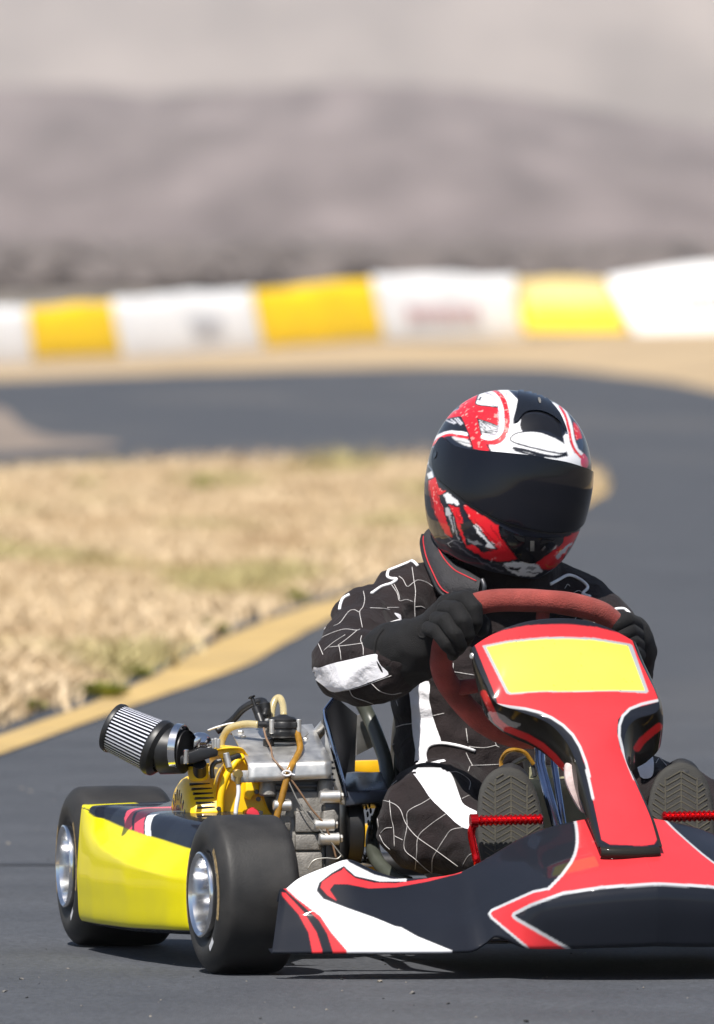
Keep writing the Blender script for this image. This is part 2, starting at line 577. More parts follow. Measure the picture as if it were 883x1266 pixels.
# ---------------------------------------------------------------- hills and the pale mountain behind them
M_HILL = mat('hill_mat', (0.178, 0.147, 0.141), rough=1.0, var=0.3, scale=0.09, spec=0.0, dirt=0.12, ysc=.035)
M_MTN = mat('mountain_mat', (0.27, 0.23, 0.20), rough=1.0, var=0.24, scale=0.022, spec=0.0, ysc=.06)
def terrain(name, ridge, d_foot, d_ridge, d_back, material, rough, xs):
    rx = np.array([atd(a, b, d_ridge)[0] for a, b in ridge]); rz = np.array([atd(a, b, d_ridge)[2] for a, b in ridge])
    rows = []
    ts = np.linspace(0, 1, 40)
    for t in ts:
        row = []
        for x in xs:
            zr = np.interp(x, rx, rz)
            if t < 0.7:
                q = t / 0.7; y = d_foot + (d_ridge - d_foot) * q; h = zr * (q ** 1.35 * (1.0)) if q < 1 else zr
            else:
                q = (t - .7) / .3; y = d_ridge + (d_back - d_ridge) * q; h = zr * (1 - .35 * q)
            nz = noise.fractal(Vector((x * rough, y * rough * .12, 3.1)), 0.9, 2.2, 5)
            amp = zr * 0.07 * min(1, t * 2.5) * (1 if t < .62 else .5)
            row.append((x, y + CAM_Y, max(-1, h + nz * amp - 0.4)))
        rows.append(row)
    mb = MB(); mb.grid(rows)
    o = mb.build(name, material, None, angle=180); o['kind'] = 'structure'; return o
terrain('hills', [(-9000, 210), (-6000, 90), (-3000, 150), (-900, 140), (-250, 108), (0, 101), (100, 98), (180, 110), (300, 103), (430, 94), (520, 97), (650, 112), (760, 131), (883, 151), (1100, 180),
                  (1700, 150), (3500, 60), (6000, 170), (9500, 210)], 1250, 2600, 3300, M_HILL, 0.012, np.r_[np.linspace(-1250, -140, 40), np.linspace(-130, 130, 90), np.linspace(140, 1250, 40)])
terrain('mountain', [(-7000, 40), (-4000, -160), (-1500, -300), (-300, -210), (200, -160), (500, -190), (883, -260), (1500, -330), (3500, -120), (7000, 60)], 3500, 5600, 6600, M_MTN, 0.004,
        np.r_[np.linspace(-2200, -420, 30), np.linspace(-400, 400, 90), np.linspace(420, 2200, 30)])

# sagebrush on the plain beyond the track: one mass, leaf-faceted clumps
M_SAGE = mat('sagebrush_mat', (0.130, 0.112, 0.105), rough=1.0, var=0.4, scale=0.15, spec=0.05)
def sage():
    base = bmesh.new(); bmesh.ops.create_icosphere(base, subdivisions=2, radius=1.0)
    bv = np.array([v.co[:] for v in base.verts]); bf = np.array([[v.index for v in f.verts] for f in base.faces]); base.free()
    V, F = [], []; o = 0
    n = 6000
    for i in range(n):
        d = 420 + 1000 * rng.random()
        x = (rng.random() - .5) * 2 * (0.045 * d + 14)
        dens = 0.5 + 0.5 * noise.noise(Vector((x * .03, d * .004, 0)))
        if rng.random() > dens * 0.85 + (0.25 if x > 0.006 * d else 0.0): continue
        h = (0.22 + 0.5 * rng.random() ** 2) * (0.6 + d / 1000)
        w = h * (1.2 + rng.random() * 1.2)
        disp = 1 + 0.35 * (rng.random(len(bv))[:, None] - .5) * 1.6
        P = bv * disp * np.array([w, w, h]) + np.array([x, d + CAM_Y, h * .55])
        P[:, 2] = np.maximum(P[:, 2], -0.02)
        V.append(P); F.append(bf + o); o += len(bv)
    me = bpy.data.meshes.new('sagebrush'); me.from_pydata(np.vstack(V).tolist(), [], np.vstack(F).tolist())
    me.materials.append(M_SAGE); ob = link(bpy.data.objects.new('sagebrush', me))
    tag(ob, 'dark grey sagebrush mass on the plain below the hills', kind='stuff')
sage()

# ---------------------------------------------------------------- barrier of wrapped blocks along the far side of the bend
M_BW = mat('white_wrap_mat', (0.80, 0.79, 0.78), rough=0.55, var=0.06, scale=2.0)
M_BY = mat('yellow_wrap_mat', (0.86, 0.55, 0.001), rough=0.55, var=0.08, scale=2.0)
M_BP = mat('pale_yellow_wrap_mat', (0.60, 0.45, 0.17), rough=0.6, var=0.08, scale=2.0)
M_PR = mat('faded_red_print_mat', (0.50, 0.30, 0.31), rough=0.6)
M_PG = mat('faded_grey_print_mat', (0.36, 0.36, 0.39), rough=0.6)
def barrier(corners, dist, material, label, prints=(), band=None, thick=1.1):
    """corners: top-left, top-right, bottom-right, bottom-left as seen; dist: distance at left and right end"""
    root = empty('barrier_block', None, tuple(atd(corners[3][0], corners[3][1], bar_dist(corners[3][0]))[:2]) + (0,))
    base = np.array(root.location)
    tl, tr_, br, bl = [np.array(c, float) for c in corners]
    def P(u, v, back=0.0, zadd=0.0):
        a = tl + (tr_ - tl) * u; b = bl + (br - bl) * u
        px, py = b + (a - b) * v
        d = bar_dist(px)
        p = atd(px, py, d) + np.array([0, back, zadd])
        return p - base
    def shell(name, v0, v1, off, par, m):
        bk = lambda v: float(np.interp(v, [0, .12, .5, .85, 1], [-.27, -.29, -.19, -.05, .06])) + off
        prof = [(v0, .3, 0)] + [(v, bk(v), 0) for v in np.linspace(v0, v1, 7)] + [(v1, .3, .03), (v1, thick - .2, .02), (v1 - .08, thick, 0), (v0, thick, 0)]
        rows = []
        for i in range(25):
            u = i / 24
            q = 0.012 * math.sin(u * 9 + dist[0]) + 0.02 * noise.noise(Vector((u * 6, dist[0], 0)))
            rows.append([P(u, v, bk, za + (q if v > .7 else 0)) for v, bk, za in prof])
        mb = MB(); mb.grid(rows)
        n = len(prof)
        mb.f.append(tuple(range(n))); mb.m.append(0)
        mb.f.append(tuple(24 * n + j for j in range(n))[::-1]); mb.m.append(0)
        return mb.build(name, m, par, angle=50)
    if band:
        shell('cover', 0, .995, 0, root, material); shell('top_band', 1 - band, 1.0, -.012, root, M_BP)
    else:
        shell('cover', 0, 1, 0, root, material)
    for (u0, u1, v0, v1, m) in prints:
        # worn sponsor lettering, unreadable: a row of upright strokes
        mb = MB(); k = 7
        for i in range(k):
            a = u0 + (u1 - u0) * i / k; b = a + (u1 - u0) / k * .7
            va, vb = v0 + .02 * (i % 3), v1 - .02 * (i % 2)
            mb.add([P(a, va, -.31), P(b, va, -.31), P(b, vb, -.24), P(a, vb, -.24)], [(0, 1, 2, 3)])
        mb.build('faded_print', m, root, smooth=False)
    tag(root, label, 'barrier', 'wrapped barrier blocks along the far bend')
    return root
barrier([(-150, 390), (36, 384), (44, 450), (-150, 460)], (158, 160), M_BW, 'white barrier block at the far left end of the row')
barrier([(34, 384), (138, 376), (152, 438), (43, 443)], (160, 166), M_BY, 'small yellow barrier block leftmost of the yellow blocks')
barrier([(138, 373), (311, 360), (328, 432), (153, 446)], (167, 176), M_BW, 'white barrier block with a faded grey mark between two yellow blocks', [(.53, .75, .35, .62, M_PG)])
barrier([(309, 363), (460, 348), (476, 417), (328, 429)], (178, 190), M_BY, 'largest all yellow barrier block in the middle of the row')
barrier([(460, 343), (637, 344), (650, 419), (476, 421)], (192, 202), M_BW, 'white barrier block with faded red lettering above the helmet', [(.2, .72, .32, .55, M_PR)])
barrier([(634, 347), (748, 347), (776, 410), (646, 411)], (204, 208), M_BY, 'yellow barrier block with a pale band along its top', band=.42)
barrier([(752, 345), (1010, 312), (1010, 408), (786, 415)], (206, 200), M_BW, 'white barrier block rising at the right edge of the photo', [(.32, .62, .42, .66, M_PR)])

# ---------------------------------------------------------------- dry grass of the infield (nobody could count it)
def grass():
    pts = []
    n = 230000
    cand = np.c_[rng.uniform(-6.5, 1.5, n * 2), rng.uniform(10, 58, n * 2)]
    jit = rng.normal(0, .03, (len(cand), 2)) * np.array([1, 2.0])
    ok = in_poly(cand[:, 0] + jit[:, 0], cand[:, 1] + jit[:, 1], INF_POLY)
    # keep to what can be seen from about here
    dist = cand[:, 1] + 25
    ok &= (cand[:, 0] > -0.0228 * dist - 1.3) | ((cand[:, 0] > -0.0228 * dist - 4.5) & (rng.random(len(cand)) < .35))
    cand = cand[ok][:160000]
    N = len(cand); dist_c = cand[:, 1] + 25
    cl = np.array([noise.noise(Vector((a * 1.6, b * .35, 0))) for a, b in cand])
    cl2 = np.array([noise.noise(Vector((a * .9 + 5, b * .22, 7))) for a, b in cand])
    h = (0.030 + 0.038 * rng.random(N)) * (1 + 0.8 * np.clip(cl, -.5, 1)) + 0.15 * np.clip(cl2 - .32, 0, 1) * rng.random(N)
    far = cand[:, 1] > 50
    bpx = PW / 2 + FOC * cand[:, 0] / dist_c
    bump_ = np.clip((bpx - 230) / 120, 0, 1) * np.clip((cl2 + .35) * 1.6, .1, 1) + .35
    h[far] *= 1 + 2.2 * (bump_ * rng.random(N))[far] * np.clip((cand[far, 1] - 50) / 4, 0, 1)
    ang = rng.uniform(0, 2 * math.pi, N); lean = rng.uniform(.2, 1.3, N) * h
    la = rng.uniform(0, 2 * math.pi, N); w = rng.uniform(.004, .010, N)
    B = np.c_[cand, np.full(N, .004)]
    side = np.c_[np.cos(ang) * w, np.sin(ang) * w, np.zeros(N)]
    tip = B + np.c_[np.cos(la) * lean, np.sin(la) * lean, h]
    mid = B + np.c_[np.cos(la) * lean * .35, np.sin(la) * lean * .35, h * .6]
    V = np.stack([B - side, B + side, mid + side * .7, mid - side * .7, tip], 1).reshape(-1, 3)
    i0 = np.arange(N) * 5
    F = [(a, a + 1, a + 2, a + 3) for a in i0] + [(a + 3, a + 2, a + 4) for a in i0]
    me = bpy.data.meshes.new('dry_grass'); me.from_pydata(V.tolist(), [], F)
    straw = np.array([.53, .395, .235]); pale = np.array([.66, .52, .35]); green = np.array([.27, .26, .075]); rust = np.array([.36, .24, .13])
    t = rng.random(N)[:, None]; c = straw * (1 - t) + pale * t
    g = np.clip(np.array([noise.noise(Vector((a * 1.3 + 9, b * .25, 3))) for a, b in cand]) * 2.6 - .35, 0, .6)[:, None]
    c = c * (1 - g) + green * g
    rr = np.clip(-cl * 1.4 - .15, 0, .7)[:, None]; c = c * (1 - rr) + rust * rr
    c *= rng.uniform(.8, 1.15, (N, 1))
    set_col(me, np.repeat(c, 5, 0))
    m = mat('dry_grass_mat', (1, 1, 1), rough=0.9, attr='col', var=.1, scale=2, spec=.15)
    me.materials.append(m)
    o = link(bpy.data.objects.new('dry_grass', me)); tag(o, 'dry straw coloured grass covering the infield', kind='stuff')
grass()

M_WEED = mat('weed_mat', (0.26, 0.27, 0.06), rough=0.8, var=.35, scale=6, spec=.2)
def weed(px, py, w, h, label):
    p = ground(px, py, .006)
    k = (p[1] + 25) / FOC
    mb = MB(); W, H = w * k / 2, h * k
    n = int(90 + w)
    for i in range(n):
        a = rng.uniform(0, 2 * math.pi); r = W * math.sqrt(rng.random())
        b = Vector((math.cos(a) * r * .6, math.sin(a) * r * .6, 0))
        hh = H * rng.uniform(.45, 1.0) * (1 - .4 * (r / W) ** 2)
        t = Vector((math.cos(a) * r * 1.1, math.sin(a) * r * 1.1, hh))
        s = Vector((-math.sin(a + rng.uniform(-.8, .8)), math.cos(a), 0)) * rng.uniform(.008, .02)
        m_ = b.lerp(t, .6)
        mb.add([b, m_ + s, t, m_ - s], [(0, 1, 2, 3)])
    o = mb.build('weed', M_WEED, None, smooth=False, fix=False); o.location = p
    tag(o, label, 'weed', 'green weeds in the dry infield grass')
weed(105, 612, 60, 26, 'wide green weed tuft at the far edge of the infield, left')
weed(251, 612, 28, 27, 'narrow green weed tuft at the far edge of the infield near the asphalt notch')
weed(10, 700, 60, 22, 'low green weed at the left edge of the photo')
weed(125, 862, 70, 24, 'broad green weed nearest the yellow line at lower left')
weed(168, 838, 40, 18, 'small weed just right of the broad green one by the yellow line')
weed(35, 878, 44, 18, 'small weed at lower left above the air filter side of the line')
weed(365, 746, 36, 20, 'green weed near the yellow line left of the driver')
weed(255, 784, 60, 20, 'dull green weed midway along the yellow line')

# loose stones and rubber crumbs on the track
def crumbs():
    base = bmesh.new(); bmesh.ops.create_icosphere(base, subdivisions=1, radius=1.0)
    bv = np.array([v.co[:] for v in base.verts]); bf = np.array([[v.index for v in f.verts] for f in base.faces]); base.free()
    V, F, cols = [], [], []; o = 0
    for i in range(900):
        y = rng.uniform(-3.5, 9); x = rng.uniform(-1.6, 1.9)
        r = .0012 + .0035 * rng.random() ** 4
        P = bv * rng.uniform(.6, 1.3, (len(bv), 1)) * r * np.array([1.2, 1.2, .7]) + np.array([x, y, r * .4])
        V.append(P); F.append(bf + o); o += len(bv)
        c = [(.03, .03, .03), (.16, .15, .14), (.26, .23, .19)][rng.integers(3)]
        cols += [c] * len(bv)
    me = bpy.data.meshes.new('track_grit'); me.from_pydata(np.vstack(V).tolist(), [], np.vstack(F).tolist())
    set_col(me, np.array(cols)); me.materials.append(mat('grit_mat', (1, 1, 1), rough=.9, attr='col', spec=.2))
    tag(link(bpy.data.objects.new('track_grit', me)), 'loose grit and rubber crumbs scattered over the asphalt', kind='stuff')
crumbs()
# ================================================================ THE KART
M_RUB = mat('rubber_mat', (0.019, 0.0182, 0.0178), rough=.6, var=.3, scale=22, bump=.12, bscale=260, spec=.4, dirt=.14)
M_RIM = mat('polished_alloy_mat', (0.82, 0.82, 0.83), rough=0.15, metal=1.0, var=.06, scale=60)
M_BRASS = mat('brass_mat', (0.62, 0.43, 0.16), rough=.3, metal=1)
M_PRINT = mat('worn_print_mat', (0.24, 0.17, 0.08), rough=.8, var=.6, scale=160)
M_WPRINT = mat('white_print_mat', (0.6, 0.6, 0.62), rough=.6, var=.2, scale=160)
M_SHELL = mat('painted_shell_mat', (1, 1, 1), rough=.55, coat=.4, attr='col', var=.05, scale=14, bump=.02, bscale=25, spec=.05)
M_BLACK = mat('black_plastic_mat', (0.012, 0.012, 0.013), rough=.42, var=.2, scale=40, spec=.5)
M_BGLOSS = mat('gloss_black_mat', (0.008, 0.009, 0.012), rough=.14, var=.15, coat=.5)
M_STEEL = mat('brushed_steel_mat', (0.66, 0.65, 0.63), rough=.46, metal=.9, var=.16, scale=45, bump=.1, bscale=90)
M_DSTEEL = mat('dark_steel_mat', (0.10, 0.10, 0.105), rough=.42, metal=.85, var=.25, scale=30)
M_BLUESTEEL = mat('blued_cover_mat', (0.055, 0.06, 0.075), rough=.3, metal=.6, var=.2, scale=30)
M_CAST = mat('cast_alloy_mat', (0.25, 0.237, 0.218), rough=.55, metal=.35, var=.25, scale=60, bump=.35, bscale=350, dirt=.3)
M_EYEL = mat('yellow_engine_paint_mat', (0.90, 0.56, 0.003), rough=.4, var=.08, scale=30, coat=.3)
M_FYEL = mat('yellow_frame_paint_mat', (0.75, 0.42, 0.008), rough=.4, var=.1, coat=.2)
M_CHROME = mat('chrome_tube_mat', (0.30, 0.36, 0.50), rough=.16, metal=1)
M_AMBER = mat('amber_hose_mat', (0.42, 0.215, 0.03), rough=.2, trans=.35, var=.25, scale=60)
M_TANH = mat('clear_tan_hose_mat', (0.62, 0.52, 0.28), rough=.2, trans=.4, var=.15)
M_WIRE = mat('brown_wire_mat', (0.20, 0.12, 0.07), rough=.5)
M_GWIRE = mat('grey_wire_mat', (0.42, 0.41, 0.38), rough=.4, metal=.6)
M_WHITEP = mat('white_plastic_mat', (0.72, 0.72, 0.74), rough=.45)
M_REDA = mat('red_anodised_mat', (0.72, 0.010, 0.016), rough=.17, metal=.85, var=.1)
M_SUEDE = mat('red_suede_mat', (0.25, 0.050, 0.042), rough=.95, var=.3, scale=22, sheen=.1, bump=.6, bscale=380, spec=.15, dirt=.12)
M_SEAT = mat('fibreglass_seat_mat', (0.055, 0.06, 0.048), rough=.38, var=.2, scale=30)
M_TANK = mat('cloudy_tank_mat', (0.34, 0.32, 0.20), rough=.5, var=.15)
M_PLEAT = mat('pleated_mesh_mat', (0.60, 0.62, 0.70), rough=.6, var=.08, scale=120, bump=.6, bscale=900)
M_PINK = mat('marbled_pad_mat', (0.62, 0.50, 0.48), rough=.7, var=.4, scale=60)
M_RED = mat('red_plastic_mat', (0.62, 0.03, 0.05), rough=.4)
M_FLOOR = mat('floor_tray_mat', (0.10, 0.10, 0.105), rough=.5, metal=.7)

kart = empty('go_kart', None, (OX, 0, 0), YAW)
tag(kart, 'racing go-kart with red and black nose, yellow side panel and number plate, cornering', 'go-kart')

# ---------------------------------------------------------------- wheels
def tyre_profile(R, w, rr):
    h = w / 2
    return [(-h * .80, rr - .001), (-h * .90, rr + .004), (-h * 1.00, rr + .013), (-h * 1.045, rr + (R - rr) * .42), (-h * 1.03, rr + (R - rr) * .60),
            (-h * .965, rr + (R - rr) * .78), (-h * .86, rr + (R - rr) * .925), (-h * .74, rr + (R - rr) * .978), (-h * .5, R - .0008), (-h * .25, R - .0002), (0, R),
            (h * .25, R - .0002), (h * .5, R - .0008), (h * .74, rr + (R - rr) * .978), (h * .86, rr + (R - rr) * .925), (h * .965, rr + (R - rr) * .78),
            (h * 1.03, rr + (R - rr) * .60), (h * 1.045, rr + (R - rr) * .42), (h * 1.0, rr + .013), (h * .8, rr - .001)]
def wheel(loc, R, w, rr, yaw, meshes=None, flip=False, prints=False):
    root = empty('wheel', kart, loc, yaw + (math.pi if flip else 0))
    if meshes:
        for nm, me in meshes: link(bpy.data.objects.new(nm, me), root)
        return root, meshes
    h = w / 2
    mb = MB(); mb.lathe(cr(tyre_profile(R, w, rr), 4), n=96)
    a = mb.build('tyre', M_RUB, root, angle=180)
    L = h * 1.045
    mb = MB()
    mb.lathe([(-L - .004, rr - .002), (-L - .006, rr - .0005), (-L - .0045, rr + .002), (-L + .002, rr + .0035), (-h * .8, rr + .001)], n=80)
    mb.lathe([(-L - .004, rr - .002), (-L - .001, rr - .0055), (-h * .86, rr - .008), (-h * .62, rr - .0095), (-h * .60, rr - .0115), (-h * .18, rr - .0145), (-h * .16, rr - .0185), (h * .05, rr - .021),
              (h * .12, rr - .030), (h * .13, .030), (h * .10, .028), (h * .08, .0001)], n=80)
    mb.lathe([(L - .001, .001), (L, rr - .004), (L + .004, rr), (h * .8, rr + .001)], n=60)
    mb.cyl((h * .1, 0, 0), (-h * .22, 0, 0), .017, 6, bev=.002)
    mb.cyl((-h * .2, 0, 0), (-h * .42, 0, 0), .008, 12, bev=.001)
    for k in range(3):
        t = 2 * math.pi * k / 3 + .4
        mb.cyl((h * .1, .036 * math.cos(t), .036 * math.sin(t)), (-h * .08, .036 * math.cos(t), .036 * math.sin(t)), .006, 6)
    b = mb.build('rim', M_RIM, root, angle=30)
    mb = MB(); t = math.radians(-28)
    yv, zv = -math.cos(t), math.sin(t)
    p = Vector((-h * .7, yv * (rr - .012), zv * (rr - .012)))
    mb.cyl(p, p + Vector((-.006, -yv * .016, -zv * .016)), .0032, 10)
    c = mb.build('valve', M_BRASS, root)
    out = [('tyre', a.data), ('rim', b.data), ('valve', c.data)]
    # worn maker's print on the side wall: thin arcs, no longer readable
    mb = MB(); bvh = bvh_of(a)
    def arc(t0, t1, r0, r1, mi):
        rows = []
        for i in range(15):
            tt = t0 + (t1 - t0) * i / 14
            rowp = []
            for r in (r0, (r0 + r1) / 2, r1):
                hit = bvh.ray_cast(Vector((-.3, -r * math.cos(tt), r * math.sin(tt))), Vector((1, 0, 0)))
                rowp.append((hit[0].x - .0006, hit[0].y, hit[0].z))
            rows.append(rowp)
        mb.grid(rows, mi=mi)
    for t0, t1, r0, r1, mm in ((-22, 48, .0270, .0365, M_PRINT), (-62, -46, .024, .034, M_WPRINT), (140, 210, .0270, .0365, M_PRINT)):
        mb = MB(); arc(math.radians(t0), math.radians(t1), rr + r0, rr + r1, 0)
        d = mb.build('sidewall_print', mm, root, fix=False)
        out.append(('sidewall_print', d.data))
    return root, out
FX, RX = .592, .612
_, fm = wheel((-FX, 0, .1265), .1265, .128, .0660, math.radians(4.5))
wheel((FX, 0, .1265), .1265, .128, .0660, math.radians(4.5), fm, flip=True)
_, rm = wheel((-RX, 1.02, .1325), .1325, .166, .0660, 0)
wheel((RX, 1.02, .1325), .1325, .166, .0660, 0, rm, flip=True)

# ---------------------------------------------------------------- chassis
mb = MB()
mb.tube([(-.60, 1.02, .132), (.60, 1.02, .132)], .02, 16)
mb.build('rear_axle', M_DSTEEL, kart)
mb = MB()
for s in (-1, 1):
    mb.tube(cr([(s * .10, -.22, .075), (s * .26, -.12, .075), (s * .33, .05, .075), (s * .30, .35, .07), (s * .29, .75, .075), (s * .27, 1.13, .10)], 6), .0145, 12)
    mb.tube([(s * .32, 0, .085), (s * .47, 0, .115)], .014, 10)
    mb.tube([(s * .47, 0, .09), (s * .47, 0, .15)], .012, 10)
    mb.tube([(s * .47, 0, .1265), (s * .58, 0, .1265)], .0085, 10)
mb.tube([(-.26, -.12, .075), (.26, -.12, .075)], .0145, 12)
mb.tube([(-.30, .33, .07), (.30, .33, .07)], .0145, 12)
mb.tube([(-.28, .82, .085), (.28, .82, .085)], .0145, 12)
mb.tube(cr([(-.27, 1.13, .10), (-.2, 1.17, .13), (.2, 1.17, .13), (.27, 1.13, .10)], 6), .013, 12)
mb.build('frame_rail', M_FYEL, kart)
mb = MB(); mb.box((0, .2, .052), (.54, .68, .004), bev=.001); mb.build('floor_tray', M_FLOOR, kart)
# yellow rear guard panel seen past the seat, and the mounting pieces below it
def quad_solid(name, pts, y, thick, m, par):
    f = [at_y(a, b, y) for a, b in pts]; bk = [p + np.array([0, thick, 0]) for p in f]
    mb = MB(); mb.prism(f, bk); return mb.build(name, m, par, angle=30, bevel=.0015)
quad_solid('rear_guard', [(437, 941), (478, 940), (486, 957), (437, 954)], .98, .03, M_FYEL, kart)
quad_solid('axle_carrier', [(444, 1022), (468, 1018), (470, 1046), (440, 1048)], .92, .05, M_FYEL, kart)
quad_solid('axle_carrier', [(430, 1073), (470, 1071), (472, 1084), (430, 1086)], .55, .2, M_FYEL, kart)

# ---------------------------------------------------------------- side panels beside the wheels
def sidepod(sg):
    NS, NT = 240, 250
    s = np.linspace(0, 1, NS)                  # 0 rear .. 1 front
    # plan of the outer face, its lower edge, the edge of the yellow, and the top
    ys = .885 - s * .77
    xo = np.interp(s, [0, .03, .2, .55, .85, .95, 1], [-.697, -.702, -.704, -.694, -.667, -.645, -.60])
    zb = np.interp(s, [0, .5, 1], [.047, .052, .062])
    zt = np.interp(s, [0, .1, .25, .45, .7, 1], [.2385, .2395, .238, .236, .232, .225])
    zk = np.interp(s, [0, .06, .15, .3, .55, .8, 1.0], [.2375, .232, .2195, .211, .203, .1925, .185])
    xo[8:] = gsm(xo, 14)[8:]; zb, zt, zk = gsm(zb, 20), gsm(zt, 20), gsm(zk, 20)
    innA = gsm(np.interp(s, [0, .08, .3, .6, 1], [.20, .22, .26, .22, .09]), 20); tuckA = gsm(np.interp(s, [0, .25, .6, 1], [.0, .006, .012, .016]), 24)
    rows = []
    for i in range(NS):
        x0 = xo[i]; inn = innA[i]
        tuck = tuckA[i]
        sh = np.interp(s[i], [0, .06, .2], [.12, .3, 1]); tuck *= sh
        P = [(x0 + .022, zb[i] - .006), (x0 + .010, zb[i] - .003), (x0 - .002, zb[i] + .008), (x0 - .005, zb[i] + .045), (x0 - .006, zb[i] + .085),
             (x0 - .002, zk[i] - .035), (x0 + .006 * sh + tuck, zk[i] - .012 * sh), (x0 + .014 * sh + tuck, zk[i] + .004 * sh),
             (x0 + .018 * sh + tuck * 1.6, zk[i] + (zt[i] - zk[i]) * .62 + .001), (x0 + .012 + .020 * sh + tuck * 2, zt[i] + .0005), (x0 + .10, zt[i] + .0035), (x0 + inn * .75, zt[i] + .004), (x0 + inn, zt[i] - .004)]
        C = cr(P, 8)
        zc = np.interp(s[i], [.0, .10, .13, .18, .28, .45, .7, 1], [.30, .262, .225, .196, .176, .163, .150, .140])
        q = np.clip((C[:, 1] - zc) / .014, 0, 1); C[:, 0] += .0095 * q * q * (3 - 2 * q) * np.clip((1 - s[i]) / .35, 0, 1)
        d = np.r_[0, np.cumsum(np.hypot(*np.diff(C, axis=0).T))]; t = np.linspace(0, d[-1], NT)
        xs = np.interp(t, d, C[:, 0]); zs = np.interp(t, d, C[:, 1])
        rows.append(np.c_[xs, np.full(NT, ys[i]), zs])
    A = np.array(rows)
    # close the front end and rear end by rounding in
    B = A.copy()
    for i in range(NS):
        if s[i] < .012: B[i, :, 0] += .006 * (1 - s[i] / .012) ** 2
    mb = MB(); mb.grid(B * np.array([1, 1, 1]))
    o = mb.build('side_panel', M_SHELL, kart, angle=180, fix=False)
    P = verts_of(o.data)
    px, py = proj(P)
    si = np.repeat(s, NT)
    col = np.tile([.010, .012, .020], (len(P), 1))
    zkk = np.repeat(zk, NT)
    ti = np.tile(np.arange(NT), NS)
    inner = P[:, 0] > np.repeat(xo, NT) + .045
    wy = np.clip((zkk - P[:, 2]) / .0022 + .5, 0, 1); wy[inner] = 0
    wy = np.where((si < .085) & (P[:, 0] < np.repeat(xo, NT) + .09), 1, wy)
    wy *= np.clip((P[:, 2] - np.repeat(zb, NT) - .0005) / .0022, 0, 1)
    yel = wy > .5; top = ~yel & (P[:, 2] > zkk - .002)
    col = col * (1 - wy[:, None]) + np.array((.72, .63, .001)) * wy[:, None]
    for a, b, c in [(.34, .405, (.70, .06, .10)), (.425, .51, (.70, .06, .10)), (.52, .57, (.8, .8, .82))]:
        wob = 3.0 * np.clip(P[:, 2] - zkk, 0, .04)
        col[top & ~yel & (si + wob > a) & (si + wob < b)] = c
    seam = near_line(px, py, [(84, 992), (113, 1003)], 1.3) & (si < .13)
    col[seam] = (.01, .01, .01)
    set_col(o.data, col)
    if sg > 0:
        for v in o.data.vertices: v.co.x *= -1
        o.data.flip_normals()
    # thickness
    md = o.modifiers.new('sheet', 'SOLIDIFY'); md.thickness = .003; md.offset = -1 if sg < 0 else -1
    mb = MB()
    mb.tube([(sg * .30, .80, .085), (sg * .60, .80, .085)], .011, 10)
    mb.tube([(sg * .60, .3, .085), (sg * .60, .82, .085)], .011, 10)
    mb.build('side_bar', M_DSTEEL, kart)
sidepod(-1); sidepod(1)

